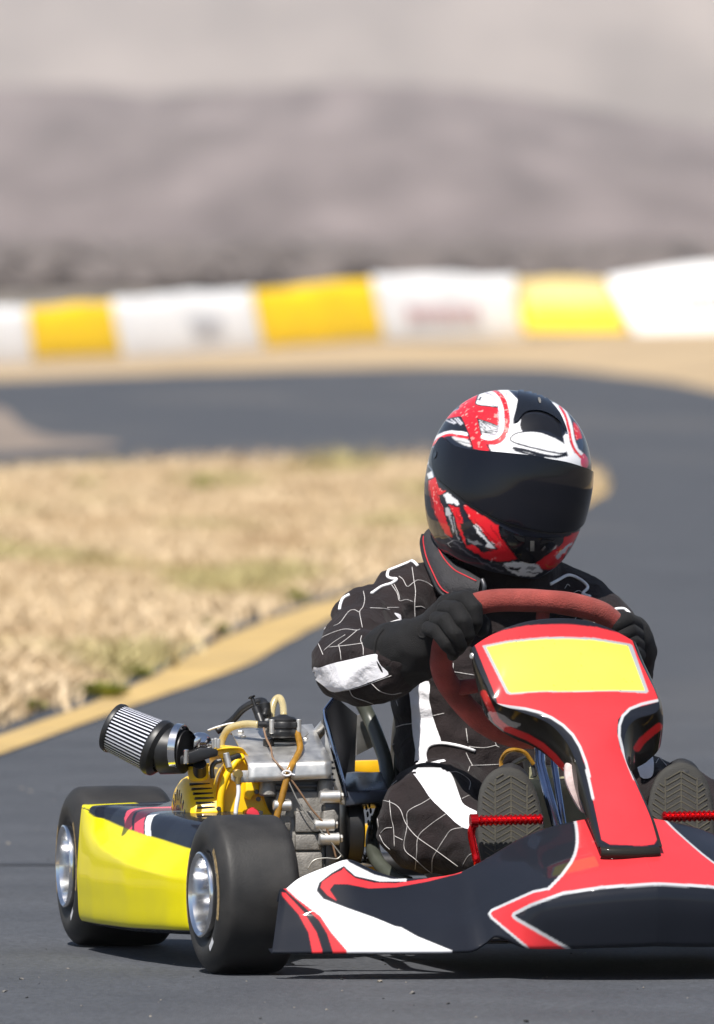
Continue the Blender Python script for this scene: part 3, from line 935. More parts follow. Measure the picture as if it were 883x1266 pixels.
# ---------------------------------------------------------------- nose
def col_paint_poly(col, px, py, poly, c, n=0):
    p = cr(poly, n, True) if n else np.asarray(poly)
    col[in_poly(px, py, p)] = c
C_BLK, C_RED, C_WHT, C_YEL, C_GRY = (.0115, .0135, .0195), (.62, .036, .043), (.74, .74, .75), (.80, .73, .09), (.42, .43, .45)
ZA = lambda pts: zoomed(330, 1040, 3.014, pts)
ZB = lambda pts: zoomed(600, 1000, 3.12, pts)
def nose():
    xb = [-.602, -.48, -.38, -.30, -.245, -.19, -.10, 0]
    yb = [-.20, -.25, -.275, -.275, -.262, -.325, -.358, -.37]
    yr = [-.18, -.165, -.15, -.13, -.115, -.105, -.10, -.10]
    half = np.linspace(-.585, 0, 430)
    bot = [(300, 1178), (337, 1178), (440, 1177.5), (560, 1177), (585, 1175.5), (600, 1167), (612, 1158), (628, 1162), (650, 1171), (690, 1172), (740, 1171), (800, 1169), (883, 1165)]
    rid = [(340, 1099), (350, 1091), (362, 1084), (392, 1073), (425, 1063), (450, 1072), (475, 1081), (500, 1086), (535, 1085), (565, 1080), (585, 1071), (608, 1058), (640, 1039), (668, 1027), (700, 1018), (740, 1011), (780, 1008)]
    bot = cr(bot, 8); rid = cr(rid, 8)
    NT = 170
    rows = []
    for x in half:
        y0 = np.interp(x, xb, yb); y4 = np.interp(x, xb, yr)
        k = 9
        y0 = np.mean([np.interp(np.clip(x + e, -.585, 0), xb, yb) for e in np.linspace(-.02, .02, k)])
        y4 = np.mean([np.interp(np.clip(x + e, -.585, 0), xb, yr) for e in np.linspace(-.03, .03, k)])
        def z_on(contour, y):
            q = np.array([[x, y, .1]]); px, _ = proj(q)
            py = np.interp(px[0], contour[:, 0], contour[:, 1])
            return at_y(px[0], py, y)[2]
        zb, zr = z_on(bot, y0), z_on(rid, y4)
        # centre block weight
        cw = np.clip((x + .26) / .09, 0, 1); cw = cw * cw * (3 - 2 * cw)
        tw = np.clip((-.50 - x) / .10, 0, 1)      # flat end plate
        fz = np.array([0, .06, .30, .46, .54, .80, .96, 1.0])
        fy_c = np.array([0, -.005 / .27, -.06, -.05, .03, .52, .9, 1.0])
        fy_w = np.array([0, .02, .20, .38, .48, .76, .95, 1.0])
        fy_t = np.array([0, .05, .28, .44, .52, .80, .96, 1.0])
        fy = fy_c * cw + (fy_w * (1 - tw) + fy_t * tw) * (1 - cw)
        C = np.c_[y0 + (y4 - y0) * fy, zb + (zr - zb) * fz]
        D = np.vstack([[(y0 + .03, zb + .002)], [(y0 + .006, zb - .002)], C, [(y4 + .008, zr - .003)], [(y4 + .012, zr - .02)]])
        C = cr(D, 12)
        d = np.r_[0, np.cumsum(np.hypot(*np.diff(C, axis=0).T))]; t = np.linspace(0, d[-1], NT)
        zz = np.interp(t, d, C[:, 1])
        slant = .020 * np.clip((zz - zb) / (zr - zb), 0, 1) * np.clip((-x - .38) / .205, 0, 1)
        rows.append(np.c_[x + slant, np.interp(t, d, C[:, 0]), zz])
    A = np.array(rows)
    # soften along x
    for _ in range(3):
        A[1:-1, :, 1:] = .25 * A[:-2, :, 1:] + .5 * A[1:-1, :, 1:] + .25 * A[2:, :, 1:]
    # rolled end edge
    Bm = A[::-1][1:].copy(); Bm[:, :, 0] *= -1
    full = np.vstack([A, Bm])
    mb = MB(); mb.grid(full)
    o = mb.build('nose_cone', M_SHELL, kart, angle=180, fix=False)
    P = verts_of(o.data); Q = P.copy(); Q[:, 0] = -np.abs(Q[:, 0])
    px, py = proj(Q)
    def nose_paint(px, py):
        col = np.tile(C_BLK, (len(px), 1)).astype(float)
        wht = ZA([(60, 168), (72, 150), (130, 118), (290, 55), (305, 78), (400, 125), (470, 142), (520, 140), (520, 150), (420, 150), (330, 130), (287, 92), (240, 119), (195, 155), (185, 185), (210, 215), (300, 250), (400, 285),
                  (480, 318), (500, 321), (560, 355), (690, 408), (690, 425), (300, 425), (296, 405), (240, 340), (200, 280), (110, 215)])
        col_paint_poly(col, px, py, wht, C_WHT)
        col_paint_poly(col, px, py, ZA([(58, 172), (120, 227), (195, 295), (225, 345), (245, 408), (248, 430), (300, 430), (296, 405), (240, 340), (200, 280), (110, 212), (62, 166)]), C_RED)
        col_paint_poly(col, px, py, ZA([(55, 190), (70, 193), (135, 262), (185, 340), (206, 405), (208, 430), (170, 430), (168, 405), (155, 340), (118, 272), (58, 205)]), C_RED)
        col_paint_poly(col, px, py, ZA([(286, 98), (300, 115), (330, 138), (400, 155), (480, 157), (600, 140), (730, 105), (725, 118), (600, 150), (480, 172), (380, 176), (300, 160), (250, 160), (234, 182), (262, 224), (225, 200), (200, 172), (206, 152), (245, 125), (280, 108)]), C_RED)
        Tl = ZB([(335, 20), (350, 60), (355, 130), (340, 190), (300, 250), (245, 308)])
        outer = Tl + ZB([(185, 320), (100, 358), (25, 392), (16, 405), (25, 420), (160, 533), (175, 560)])
        inner = ZB([(883, 294), (650, 290), (450, 303), (300, 326), (180, 370), (112, 405), (108, 413), (118, 424), (320, 540), (345, 565)])
        redp = outer + inner[::-1] + [(883, 1000)]
        # red: inside the outer line, outside the inner panel
        op = outer + [(680, 1200), (1000, 1200), (1000, 980), (700, 980)]
        ip = [(1000, 1095)] + inner + [(720, 1230), (1000, 1230)]
        red = in_poly(px, py, op) & ~in_poly(px, py, ip)
        col[red] = C_RED
        lo = near_line(px, py, cr(outer[:6], 4), 3.7) | near_line(px, py, outer[5:], 3.0)
        li = near_line(px, py, inner, 3.9)
        far = px > 450
        col[(lo | li) & far] = (.42, .43, .45)
        return col
    set_col(o.data, aa_paint(nose_paint, px, py))
    md = o.modifiers.new('sheet', 'SOLIDIFY'); md.thickness = .0035; md.offset = -1
    # dark under lip and the bumper bar carried behind the nose
    mb = MB()
    mb.tube(cr([(-.40, -.20, .085), (-.2, -.22, .085), (0, -.23, .085), (.2, -.22, .085), (.40, -.20, .085)], 6), .011, 10)
    mb.tube(cr([(-.16, -.20, .17), (0, -.215, .175), (.16, -.20, .17)], 6), .009, 10)
    for s in (-1, 1):
        mb.tube([(s * .14, -.21, .17), (s * .14, -.05, .08)], .008, 8)
        mb.tube([(s * .2, -.22, .085), (s * .2, -.1, .078)], .010, 8)
    mb.build('front_bumper', M_DSTEEL, kart)
nose()

# ---------------------------------------------------------------- upright front panel with the number plate
def front_panel():
    rowsL = [(583, 801), (590, 823), (601, 847), (612.5, 868), (640, 879), (676, 893), (698, 914), (711, 938), (721, 968), (733, 1014), (742, 1046)]
    rowsR = [(782, 792), (791, 815), (803, 840), (814, 864), (812, 880), (785, 890), (773, 908), (773, 936), (785, 966), (804, 1010), (815, 1046)]
    ctr = [-32, -22, -9, 0, 0, 0, 0, 0, 0, 0, 1]      # bow of each row, photograph pixels
    dep = [.06, .045, .022, .002, -.012, -.034, -.06, -.09, -.132, -.208, -.272]
    crn = [.012, .014, .016, .016, .016, .015, .013, .012, .012, .012, .010]
    n = 26
    L = cr(rowsL, n); R = cr(rowsR, n); Ct = cr([(c, 0) for c in ctr], n)[:, 0]; Dp = cr([(d, 0) for d in dep], n)[:, 0]; Cw = cr([(d, 0) for d in crn], n)[:, 0]
    NS = 260
    s = np.linspace(0, 1, NS)
    rows = []
    for i in range(len(L)):
        row = []
        for q in s:
            a = 4 * q * (1 - q)
            px = L[i, 0] + (R[i, 0] - L[i, 0]) * q
            # corner-rounded top edge
            py = L[i, 1] + (R[i, 1] - L[i, 1]) * q + Ct[i] * (1 - abs(2 * q - 1) ** 2.2)
            y = Dp[i] - Cw[i] * (1 - abs(2 * q - 1) ** 2.5) + .003
            row.append(at_y(px, py, y))
        rows.append(row)
    A = np.array(rows)
    mb = MB(); mb.grid(A)
    # side flanges run back from the rim of the face
    bL = cr([(584, 806), (588, 838), (594, 866), (603, 888), (628, 909), (664, 926), (690, 947), (706, 966), (717, 992), (731, 1024), (742, 1049)], n)
    bR = cr([(783, 797), (794, 822), (807, 850), (816, 882), (817, 921), (801, 941), (785, 951), (779, 962), (789, 982), (806, 1016), (816, 1047)], n)
    fd = cr([(.03, 0), (.045, 0), (.06, 0), (.07, 0), (.075, 0), (.07, 0), (.06, 0), (.045, 0), (.03, 0), (.018, 0), (.006, 0)], n)[:, 0]
    for side, bk, edge in ((0, bL, A[:, 0]), (1, bR, A[:, -1])):
        fl = []
        for i in range(len(L)):
            e = edge[i]; b = at_y(bk[i, 0], bk[i, 1], e[1] + fd[i])
            row = []
            for q in np.linspace(0, 1, 60):
                p = e * (1 - q) + b * q
                # rounded shoulder
                p = p + np.array([(-1 if side == 0 else 1) * .004 * math.sin(math.pi * q), -.006 * math.sin(math.pi * q) * (1 - q), 0])
                row.append(p)
            fl.append(row)
        mb.grid(fl, flip=(side == 0))
    # rolled bottom end of the foot
    ft = []
    for q in range(NS):
        p = A[-1, q]
        a = at_y(*[float(v[0]) for v in proj(p[None])], p[1])
        ft.append([p, p + np.array([0, -.005, -.002]), p + np.array([0, -.009, -.007]), p + np.array([0, -.009, -.014]), p + np.array([0, -.004, -.020]), p + np.array([0, .006, -.023]), p + np.array([0, .018, -.023])])
    mb.grid(np.array(ft), flip=True)
    o = mb.build('front_panel', M_SHELL, kart, angle=180, fix=True)
    # recompute after weld
    P = verts_of(o.data); px, py = proj(P)
    face = np.zeros(len(P), bool)
    kd = A.reshape(-1, 3)
    nA = len(kd)
    face = P[:, 1] * 0 == 1
    # a vertex is on the face when it lies on the welded front grid
    key = {tuple(np.round(p, 5)) for p in kd}
    face = np.array([tuple(np.round(p, 5)) in key for p in P])
    def panel_paint(px, py):
        col = np.tile((.011, .013, .019), (len(P), 1)).astype(float)
        Z = lambda pts: zoomed(570, 760, 3.396, pts)
        red = Z([(56, 122), (100, 95), (180, 65), (270, 46), (370, 40), (470, 42), (570, 52), (660, 75), (722, 105), (745, 150), (780, 225), (826, 350), (826, 366), (690, 402), (660, 440), (655, 490), (668, 560), (700, 620), (735, 690)])
        Z3 = lambda pts: zoomed(560, 700, 2.734, pts)
        red += Z3([(655, 790), (690, 925), (680, 940), (640, 945), (530, 940), (503, 925), (470, 770), (440, 640)])
        red += Z([(520, 630), (490, 540), (440, 470), (370, 425), (270, 390), (155, 375), (150, 352)])
        m1 = face & in_poly(px, py, red); col[m1] = C_RED
        lineL = Z([(150, 378), (200, 386), (270, 395), (330, 410), (380, 432), (430, 465), (470, 505), (500, 555), (525, 620), (540, 679)]) + Z3([(452, 690), (462, 730), (474, 785)])
        lineR = Z([(826, 360), (760, 375), (710, 395), (680, 425), (666, 465), (665, 510), (680, 570), (705, 635), (735, 700)]) + Z3([(655, 790), (650, 795)])
        lineR = Z([(826, 360), (760, 375), (710, 395), (680, 425), (666, 465), (665, 510), (680, 570), (705, 635), (728, 690)]) + Z3([(625, 720), (654, 797)])
        col[face & (near_line(px, py, lineL, 3.4) | near_line(px, py, lineR, 3.4))] = (.44, .45, .47)
        plate = Z([(90, 130), (200, 108), (330, 95), (430, 92), (560, 97), (710, 122), (720, 128), (788, 322), (780, 330), (640, 322), (480, 326), (330, 325), (205, 336), (190, 330)])
        yel = Z([(107, 136), (200, 117), (330, 104), (430, 101), (560, 107), (702, 130), (772, 318), (640, 317), (480, 321), (330, 320), (212, 328), (200, 322)])
        col[face & in_poly(px, py, plate)] = (.36, .37, .39)
        col[face & in_poly(px, py, yel)] = C_YEL
        fl = ~face
        col[fl] = (.016, .015, .012)
        stripe = near_line(px, py, Z([(95, 330), (150, 445), (190, 478), (280, 515), (340, 550), (390, 595), (430, 645)]), 8) | near_line(px, py, Z([(740, 560), (760, 530), (800, 495), (832, 470)]), 9)
        col[fl & stripe] = (.80, .03, .03)
        return col
    col = aa_paint(panel_paint, px, py)
    set_col(o.data, col)
    md = o.modifiers.new('sheet', 'SOLIDIFY'); md.thickness = .003; md.offset = -1
    # bolts and the pale pad taped inside
    for q in [(586.5, 811), (702, 948)]:
        p = at_y(q[0], q[1], (.065 if q[0] < 600 else -.02)); mb = MB()
        mb.cyl(p, p + np.array([-.006, -.004, 0]), .0052, 10, bev=.0015); mb.build('bolt', M_STEEL, o)
    pad = [(700, 946), (706, 945), (716, 960), (725, 985), (729, 1003), (720, 1004), (708, 985), (700, 965)]
    mb = MB(); f = [at_y(a, b, -.075) for a, b in cr(pad, 4, True)]
    mb.prism(f, [p + np.array([0, .012, 0]) for p in f]); mb.build('foam_pad', M_PINK, kart, bevel=.002)
    mb = MB()
    for s in (-.07, .07): mb.tube([(s, .02, .45), (s * .6, .16, .40)], .007, 8)
    mb.build('panel_bracket', M_DSTEEL, kart)
front_panel()

# ---------------------------------------------------------------- steering
def steering():
    ring = [(602, 744), (640, 742), (692, 745), (737, 755), (760, 772), (772, 800), (768, 842), (745, 882), (700, 908), (650, 912), (612, 902), (578, 876), (550, 838), (546, 806), (556, 775), (575, 754)]
    path = [at_y(a, b, .255 + (b - 830) * .00085) for a, b in cr(ring, 10, True)]
    rad = []
    for k, p in enumerate(path):
        rad.append(.0185 + .0012 * noise.noise(V3(p) * 30))
    mb = MB(); mb.tube(path, rad, 22, closed=True)
    w = mb.build('steering_wheel', M_SUEDE, kart, angle=180)
    hub = at_y(665, 838, .245)
    for a, b in (((556, 852), 0), ((762, 838), 0), ((672, 752), 0)):
        p = at_y(a[0], a[1], .255 + (a[1] - 830) * .00085); q = p + (hub - p) * .62
        mb = MB(); mb.tube([p, p + (hub - p) * .3, q], [.016, .014, .013], 14, flat=.6); mb.build('spoke', M_SUEDE, w, angle=180)
    mb = MB(); mb.cyl(hub + np.array([0, -.01, -.012]), hub + np.array([0, .016, .014]), .043, 28, bev=.004)
    for a in ((585, 848), (762, 838), (672, 775)):
        p = at_y(a[0], a[1], .25 + (a[1] - 830) * .00085); mb.tube([hub, p], [.018, .011], 10, flat=.5)
    mb.build('hub', M_BLACK, w)
    mb = MB()
    mb.tube([hub, at_y(668, 946, .12), at_y(694, 1040, -.02)], .0085, 14)
    mb.build('steering_column', M_CHROME, kart)
    mb = MB(); mb.tube([at_y(684, 938, .135), at_y(700, 1040, .0)], .0055, 12)
    mb.build('column_support', M_CHROME, kart)
    mb = MB()
    mb.tube(cr([at_y(622, 960, .22), at_y(620, 940, .22), at_y(630, 928, .2), at_y(648, 930, .2), at_y(660, 945, .2)], 8), .0035, 8)
    mb.build('cable', M_AMBER, kart)
    mb = MB()
    mb.tube(cr([at_y(628, 965, .22), at_y(634, 945, .22), at_y(655, 938, .21), at_y(662, 960, .2)], 8), .004, 8)
    mb.tube([at_y(655, 970, .25), at_y(650, 935, .25)], .006, 8)
    mb.build('cable', M_BLACK, kart)
steering()

# ---------------------------------------------------------------- fuel tank between the legs
p0, p1 = at_y(640, 1025, .16), at_y(736, 966, .16)
mb = MB(); mb.box(((p0[0] + p1[0]) / 2, .24, .18), (p1[0] - p0[0] + .03, .17, .24), bev=.025, seg=4)
mb.cyl((p0[0] + .06, .24, .29), (p0[0] + .06, .24, .32), .024, 20, bev=.004)
mb.build('fuel_tank', M_TANK, kart)

# ---------------------------------------------------------------- pedals
def pedal(name, px0, px1, py, y, leg):
    mb = MB()
    a, b = at_y(px0, py, y), at_y(px1, py - 2, y)
    prof = []
    L = np.linalg.norm(b - a); k = 14
    for i in range(k):                              # knurled / threaded foot bar
        t0 = L * i / k
        prof += [(t0, .0062), (t0 + L / k * .35, .0088), (t0 + L / k * .65, .0088), (t0 + L / k * .99, .0062)]
    prof = [(0, 0)] + prof + [(L, .006), (L, 0)]
    mb.lathe(prof, a, b - a, 18)
    if leg:
        pts = [(583, 1014), (583, 1030), (588, 1056), (590, 1066)]
        mb.tube(cr([a + (b - a) * .03] + [at_y(x, z, y + .004) for x, z in pts[1:]] + [at_y(596, 1090, y + .03)], 5), .0065, 10)
        mb.lathe([(0, 0), (0, .011), (.012, .011), (.012, 0)], a - (b - a) / L * .006, b - a, 16)
    else:
        e = b
        mb.tube([b, b + np.array([.01, 0, -.01]), b + np.array([.012, .02, -.12])], .0065, 10)
    mb.build(name, M_REDA, kart, angle=40)
pedal('brake_pedal', 586, 671, 1015, -.03, True)
pedal('throttle_pedal', 819, 905, 1010, -.03, False)

# ---------------------------------------------------------------- seat
def seat():
    rows = []
    prof = [(.36, .125, .17), (.45, .10, .185), (.60, .088, .195), (.72, .10, .205), (.80, .16, .21), (.85, .27, .205), (.885, .40, .19), (.90, .47, .165)]
    prof = cr(prof, 5)
    for (y, z, hw) in prof:
        row = []
        side = np.interp(y, [.36, .5, .72, .82, .9], [.07, .12, .17, .11, .03])
        for q in np.linspace(-1, 1, 41):
            a = abs(q)
            x = hw * np.sign(q) * (1 - (1 - min(1, a * 1.18)) ** 1.0) if a < .85 else hw * np.sign(q)
            up = side * max(0, (a - .45) / .55) ** 1.8
            fw = -.16 * max(0, (a - .4) / .6) ** 1.6 * np.interp(y, [.6, .8, .9], [0, .7, 1])
            row.append((x + .0, y + fw, z + up * np.interp(y, [.78, .88], [1, .3])))
        rows.append(row)
    mb = MB(); mb.grid(rows)
    o = mb.build('seat', M_SEAT, kart, angle=180)
    md = o.modifiers.new('sheet', 'SOLIDIFY'); md.thickness = .006
    # rolled edge on the engine side, as the photograph shows it
    mb = MB()
    e = [(447, 868, .80), (458, 890, .79), (468, 915, .76), (477, 945, .72), (478, 985, .66), (462, 1030, .60), (464, 1060, .5), (486, 1085, .42), (505, 1092, .38)]
    mb.tube(cr([at_y(a, b, y) for a, b, y in e], 6), [.012] * 49, 12)
    mb.build('seat_edge', M_SEAT, kart, angle=180)
seat()
# ================================================================ ENGINE SIDE
engine = empty('engine', kart)
def solid(name, pts, y, thick, m, par, bevel=.002, sm=0):
    pp = cr(pts, sm, True) if sm else pts
    f = [at_y(a, b, y) for a, b in pp]; bk = [p + np.array([0, thick, 0]) for p in f]
    mb = MB(); mb.prism(f, bk); return mb.build(name, m, par, angle=30, bevel=bevel)
def hose(name, pts, r, m, par, n=6, sides=12):
    P = cr([at_y(a, b, y) for a, b, y in pts], n)
    mb = MB(); mb.tube(P, r, sides); return mb.build(name, m, par, angle=180)

# cylinder and crankcase
cb = MB()
a, b = at_y(336, 1095, .46), at_y(421, 985, .46)
cx = (a[0] + b[0]) / 2; W = b[0] - a[0]
cb.box((cx, .56, .15), (W, .19, .16), bev=.008)
cb.box((cx + .004, .55, .243), (W * .92, .16, .06), bev=.006)
cb.build('crankcase', M_CAST, engine)
mb = MB()
for px0, px1, py0, py1, yy in [(366, 397, 1003, 1029, .452), (366, 398, 1032, 1051, .452), (366, 399, 1054, 1085, .452), (338, 360, 1009, 1027, .453), (338, 360, 1032, 1060, .453), (402, 416, 997, 1010, .452)]:
    p, q = at_y(px0, py1, yy), at_y(px1, py0, yy)
    mb = MB(); mb.box(((p[0] + q[0]) / 2, yy + .012, (p[2] + q[2]) / 2), (q[0] - p[0], .018, q[2] - p[2]), bev=.002); mb.build('cast_panel', M_CAST, engine)
# cylinder fins below the top plate, deep in shadow
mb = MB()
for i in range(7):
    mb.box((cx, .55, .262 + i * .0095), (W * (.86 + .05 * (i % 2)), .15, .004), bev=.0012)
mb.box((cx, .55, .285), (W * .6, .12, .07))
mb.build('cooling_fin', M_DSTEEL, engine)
def bolt(p, d, r=.0065, L=.03, m=None, boss=True):
    p = np.asarray(p); d = np.asarray(d, float); d /= np.linalg.norm(d)
    mb = MB()
    if boss: mb.cyl(p - d * L, p, r * 1.7, 18, bev=.0015)
    mb.cyl(p, p + d * r * .9, r * 1.05, 6, bev=.0008)
    return mb.build('bolt', m or M_STEEL, engine)
for px, py in [(421, 985), (414, 1020), (420, 1037)]:
    p = at_y(px, py, .45); q = p - np.array([.03, 0, 0])
    mb = MB(); mb.cyl(p - np.array([.035, 0, 0]), p, .0105, 18, bev=.002); mb.cyl(p, p + np.array([.005, 0, 0]), .0065, 6, bev=.001)
    mb.build('bolt', M_STEEL, engine)
p = at_y(338, 996, .45); mb = MB(); mb.cyl(p, p + np.array([.03, 0, 0]), .009, 16, bev=.002); mb.build('bolt', M_STEEL, engine)
# side cover at the right of the block
solid('side_cover', [(402, 976), (420, 978), (421, 1092), (403, 1092)], .455, .17, M_DSTEEL, engine)
solid('side_cover', [(400, 1003), (414, 1001), (419, 1010), (414, 1028), (400, 1030)], .447, .02, M_CAST, engine)
# rubber-footed spacers
for px, py in [(331, 972), (402, 974)]:
    p = at_y(px, py, .475); mb = MB()
    mb.lathe([(-.016, 0), (-.016, .011), (-.013, .0145), (.006, .0125), (.012, .0105), (.012, 0)], p, (0, 0, 1), 20); mb.build('spacer', M_CAST, engine)

# sheet-metal top plate with its turned-down front lip
def top_plate():
    f0, f1, b1, b0 = at_y(307, 944, .455), at_y(410, 941, .455), at_y(386, 895, .64), at_y(285, 902, .64)
    l0, l1 = at_y(307, 967, .452), at_y(410, 962, .452)
    t = np.array([0, 0, -.003])
    path = []
    rows = []
    for u in np.linspace(0, 1, 12):
        F, B, Lw = f0 + (f1 - f0) * u, b0 + (b1 - b0) * u, l0 + (l1 - l0) * u
        row = [B + np.array([0, .002, -.008]), B + np.array([0, .001, -.002]), B]
        row += [B + (F - B) * q for q in (.25, .5, .75, .93)]
        row += [F + np.array([0, .004, .0006]), F + np.array([0, .0005, -.002]), F + (Lw - F) * .25, F + (Lw - F) * .7, Lw, Lw + np.array([0, .004, -.001])]
        rows.append(row)
    mb = MB(); mb.grid(rows)
    o = mb.build('top_plate', M_STEEL, kart, angle=180)
    md = o.modifiers.new('sheet', 'SOLIDIFY'); md.thickness = .003; md.offset = -1
    for px, py, yy in [(300, 912, .6), (377, 915, .57), (297, 906, .62)]:
        p = at_y(px, py, yy); mb = MB(); mb.cyl(p + np.array([0, 0, -.004]), p + np.array([0, -.001, .004]), .006, 6, bev=.001); mb.build('bolt', M_STEEL, o)
    # lighter reinforcing plate below the pump
    q = [at_y(x, y, d) for x, y, d in [(333, 921, .55), (372, 921, .55), (381, 907, .595), (372, 899, .62), (340, 900, .62)]]
    up = np.array([0, -.003, .004])
    mb = MB(); mb.prism([p + up for p in q], [p + up + np.array([0, .001, -.003]) for p in q]); mb.build('doubler_plate', M_STEEL, o, bevel=.0008)
    return o
top_plate()
# small bracket with brass fitting and white tube
solid('fitting_bracket', [(286, 957), (291, 953), (322, 952), (322, 967), (292, 968), (286, 964)], .462, .004, M_STEEL, kart, bevel=.001)
mb = MB(); p = at_y(294, 957, .455); mb.cyl(p + np.array([0, -.006, 0]), p + np.array([0, .012, 0]), .008, 12, bev=.001); mb.cyl(p + np.array([0, -.002, -.004]), p + np.array([0, -.002, -.016]), .005, 10)
mb.build('brass_fitting', M_BRASS, kart)
hose('breather_tube', [(294, 964, .453), (295, 980, .452), (292, 1000, .452), (290, 1030, .455)], .0035, M_WHITEP, kart)
p = at_y(319, 957, .460); mb = MB(); mb.cyl(p, p + np.array([0, -.003, 0]), .0028, 10); mb.build('bolt', M_BLACK, kart)

# fuel pump: lobed body, round lid, screws
def pump():
    root = empty('fuel_pump', kart)
    c = at_y(350, 902, .55)
    mb = MB()
    pts = []
    for k in range(48):
        a = 2 * math.pi * k / 48
        r = .0225 + .0055 * max(0, math.cos(4 * a - math.pi)) ** 1.5
        pts.append((r * 1.12 * math.cos(a), r * math.sin(a)))
    zs = [(-.013, 1.0), (-.011, 1.08), (-.003, 1.08), (-.001, 1.0), (.002, 1.0), (.004, 1.1), (.011, 1.1), (.013, 1.04)]
    rows = [[(c[0] + x * s, c[1] + y * s, c[2] + z) for x, y in pts + pts[:1]] for z, s in zs]
    mb.grid(rows)
    mb.f.append(tuple(range((len(zs) - 1) * 49, (len(zs) - 1) * 49 + 48))); mb.m.append(0)
    mb.build('pump_body', M_BLACK, root, angle=40)
    mb = MB(); mb.lathe([(.012, .023), (.0165, .023), (.020, .019), (.022, .010), (.0245, .006), (.0245, 0)], c, (0, 0, 1), 30); mb.build('pump_lid', M_BLACK, root)
    mb = MB()
    for k in range(4):
        a = math.pi / 4 + k * math.pi / 2
        mb = MB(); mb.cyl(c + np.array([.0285 * 1.1 * math.cos(a), .0285 * math.sin(a), -.006]), c + np.array([.0285 * 1.1 * math.cos(a), .0285 * math.sin(a), .017]), .0044, 10, bev=.0008); mb.build('screw', M_STEEL, root)
    p = at_y(332, 918, .545); mb = MB(); mb.cyl(p + np.array([0, 0, -.006]), p + np.array([0, 0, .006]), .009, 16, bev=.001); mb.build('mounting_lug', M_BLACK, root)
    p = at_y(318, 896, .56); mb = MB(); mb.cyl(p, p + np.array([.03, 0, 0]), .006, 14, bev=.001); mb.build('hose_barb', M_BLACK, root)
    mb = MB(); mb.cyl(at_y(367, 903, .54), at_y(367, 909, .53), .006, 12); mb.build('hose_barb', M_BLACK, root)
pump()
hose('fuel_hose', [(367, 903, .535), (370, 915, .52), (371, 926, .50), (366, 938, .47), (359, 950, .45), (354, 966, .446), (349, 985, .446), (342, 1012, .446), (339, 1030, .45)], .0056, M_AMBER, kart)
hose('fuel_hose', [(336, 897, .60), (336, 880, .62), (340, 866, .63), (346, 863, .63), (350, 872, .61), (351, 886, .575)], .0058, M_TANH, kart)
hose('pulse_hose', [(272, 928, .60), (275, 914, .60), (282, 902, .59), (293, 897, .58), (306, 895, .57), (320, 896, .56)], .0060, M_TANH, kart)
hose('throttle_wire', [(326, 900, .535), (329, 912, .52), (335, 925, .49), (338, 938, .462), (352, 954, .447), (368, 975, .444), (385, 1000, .443), (400, 1018, .443), (410, 1040, .443), (416, 1062, .443)], .0017, M_WIRE, kart, sides=8)
hose('kill_switch_wire', [(352, 954, .446), (360, 973, .443), (374, 1000, .442), (392, 1022, .442), (410, 1042, .442), (424, 1060, .442)], .0012, M_GWIRE, kart, sides=8)
hose('spring_wire', [(380, 1075, .435), (388, 1064, .435), (402, 1061, .435), (416, 1062, .435), (422, 1058, .435)], .0012, M_GWIRE, kart, sides=8)
mb = MB(); p = at_y(354, 956, .444); mb.tube([p + np.array([.007 * math.cos(t), -.004, .004 * math.sin(t)]) for t in np.linspace(0, 6.28, 14)[:-1]], .0016, 8, closed=True)
mb.tube([p + np.array([.006, -.004, -.001]), p + np.array([.013, -.004, -.003])], .0016, 8); mb.build('zip_tie', M_WHITEP, kart)
# choke lever screw, black cable, zip tie
mb = MB(); a, b, c_, d_ = at_y(311, 861, .60), at_y(316, 874, .595), at_y(320, 884, .59), at_y(325, 898, .575)
mb.cyl(a, a + (b - a) * .12, .0062, 16, bev=.001); mb.cyl(a, b, .0032, 12); mb.cyl(b, c_, .007, 16, bev=.001); mb.cyl(c_, d_, .0075, 16, r2=.006, bev=.001)
mb.build('needle_screw', M_BLACK, kart)
hose('ignition_cable', [(268, 904, .66), (276, 899, .66), (288, 890, .65), (300, 877, .64), (314, 869, .63), (325, 867, .62), (329, 874, .60), (327, 886, .585)], .0062, M_BLACK, kart)
mb = MB(); q = at_y(327, 876, .6); mb.cyl(q + np.array([0, 0, .01]), q + np.array([.002, -.003, -.016]), .0095, 18, bev=.002); mb.build('cable_boot', M_BLACK, kart)
hose('zip_tie', [(257, 903, .60), (268, 899, .59), (282, 895, .59), (290, 894, .59)], .0014, M_WHITEP, kart, sides=6)

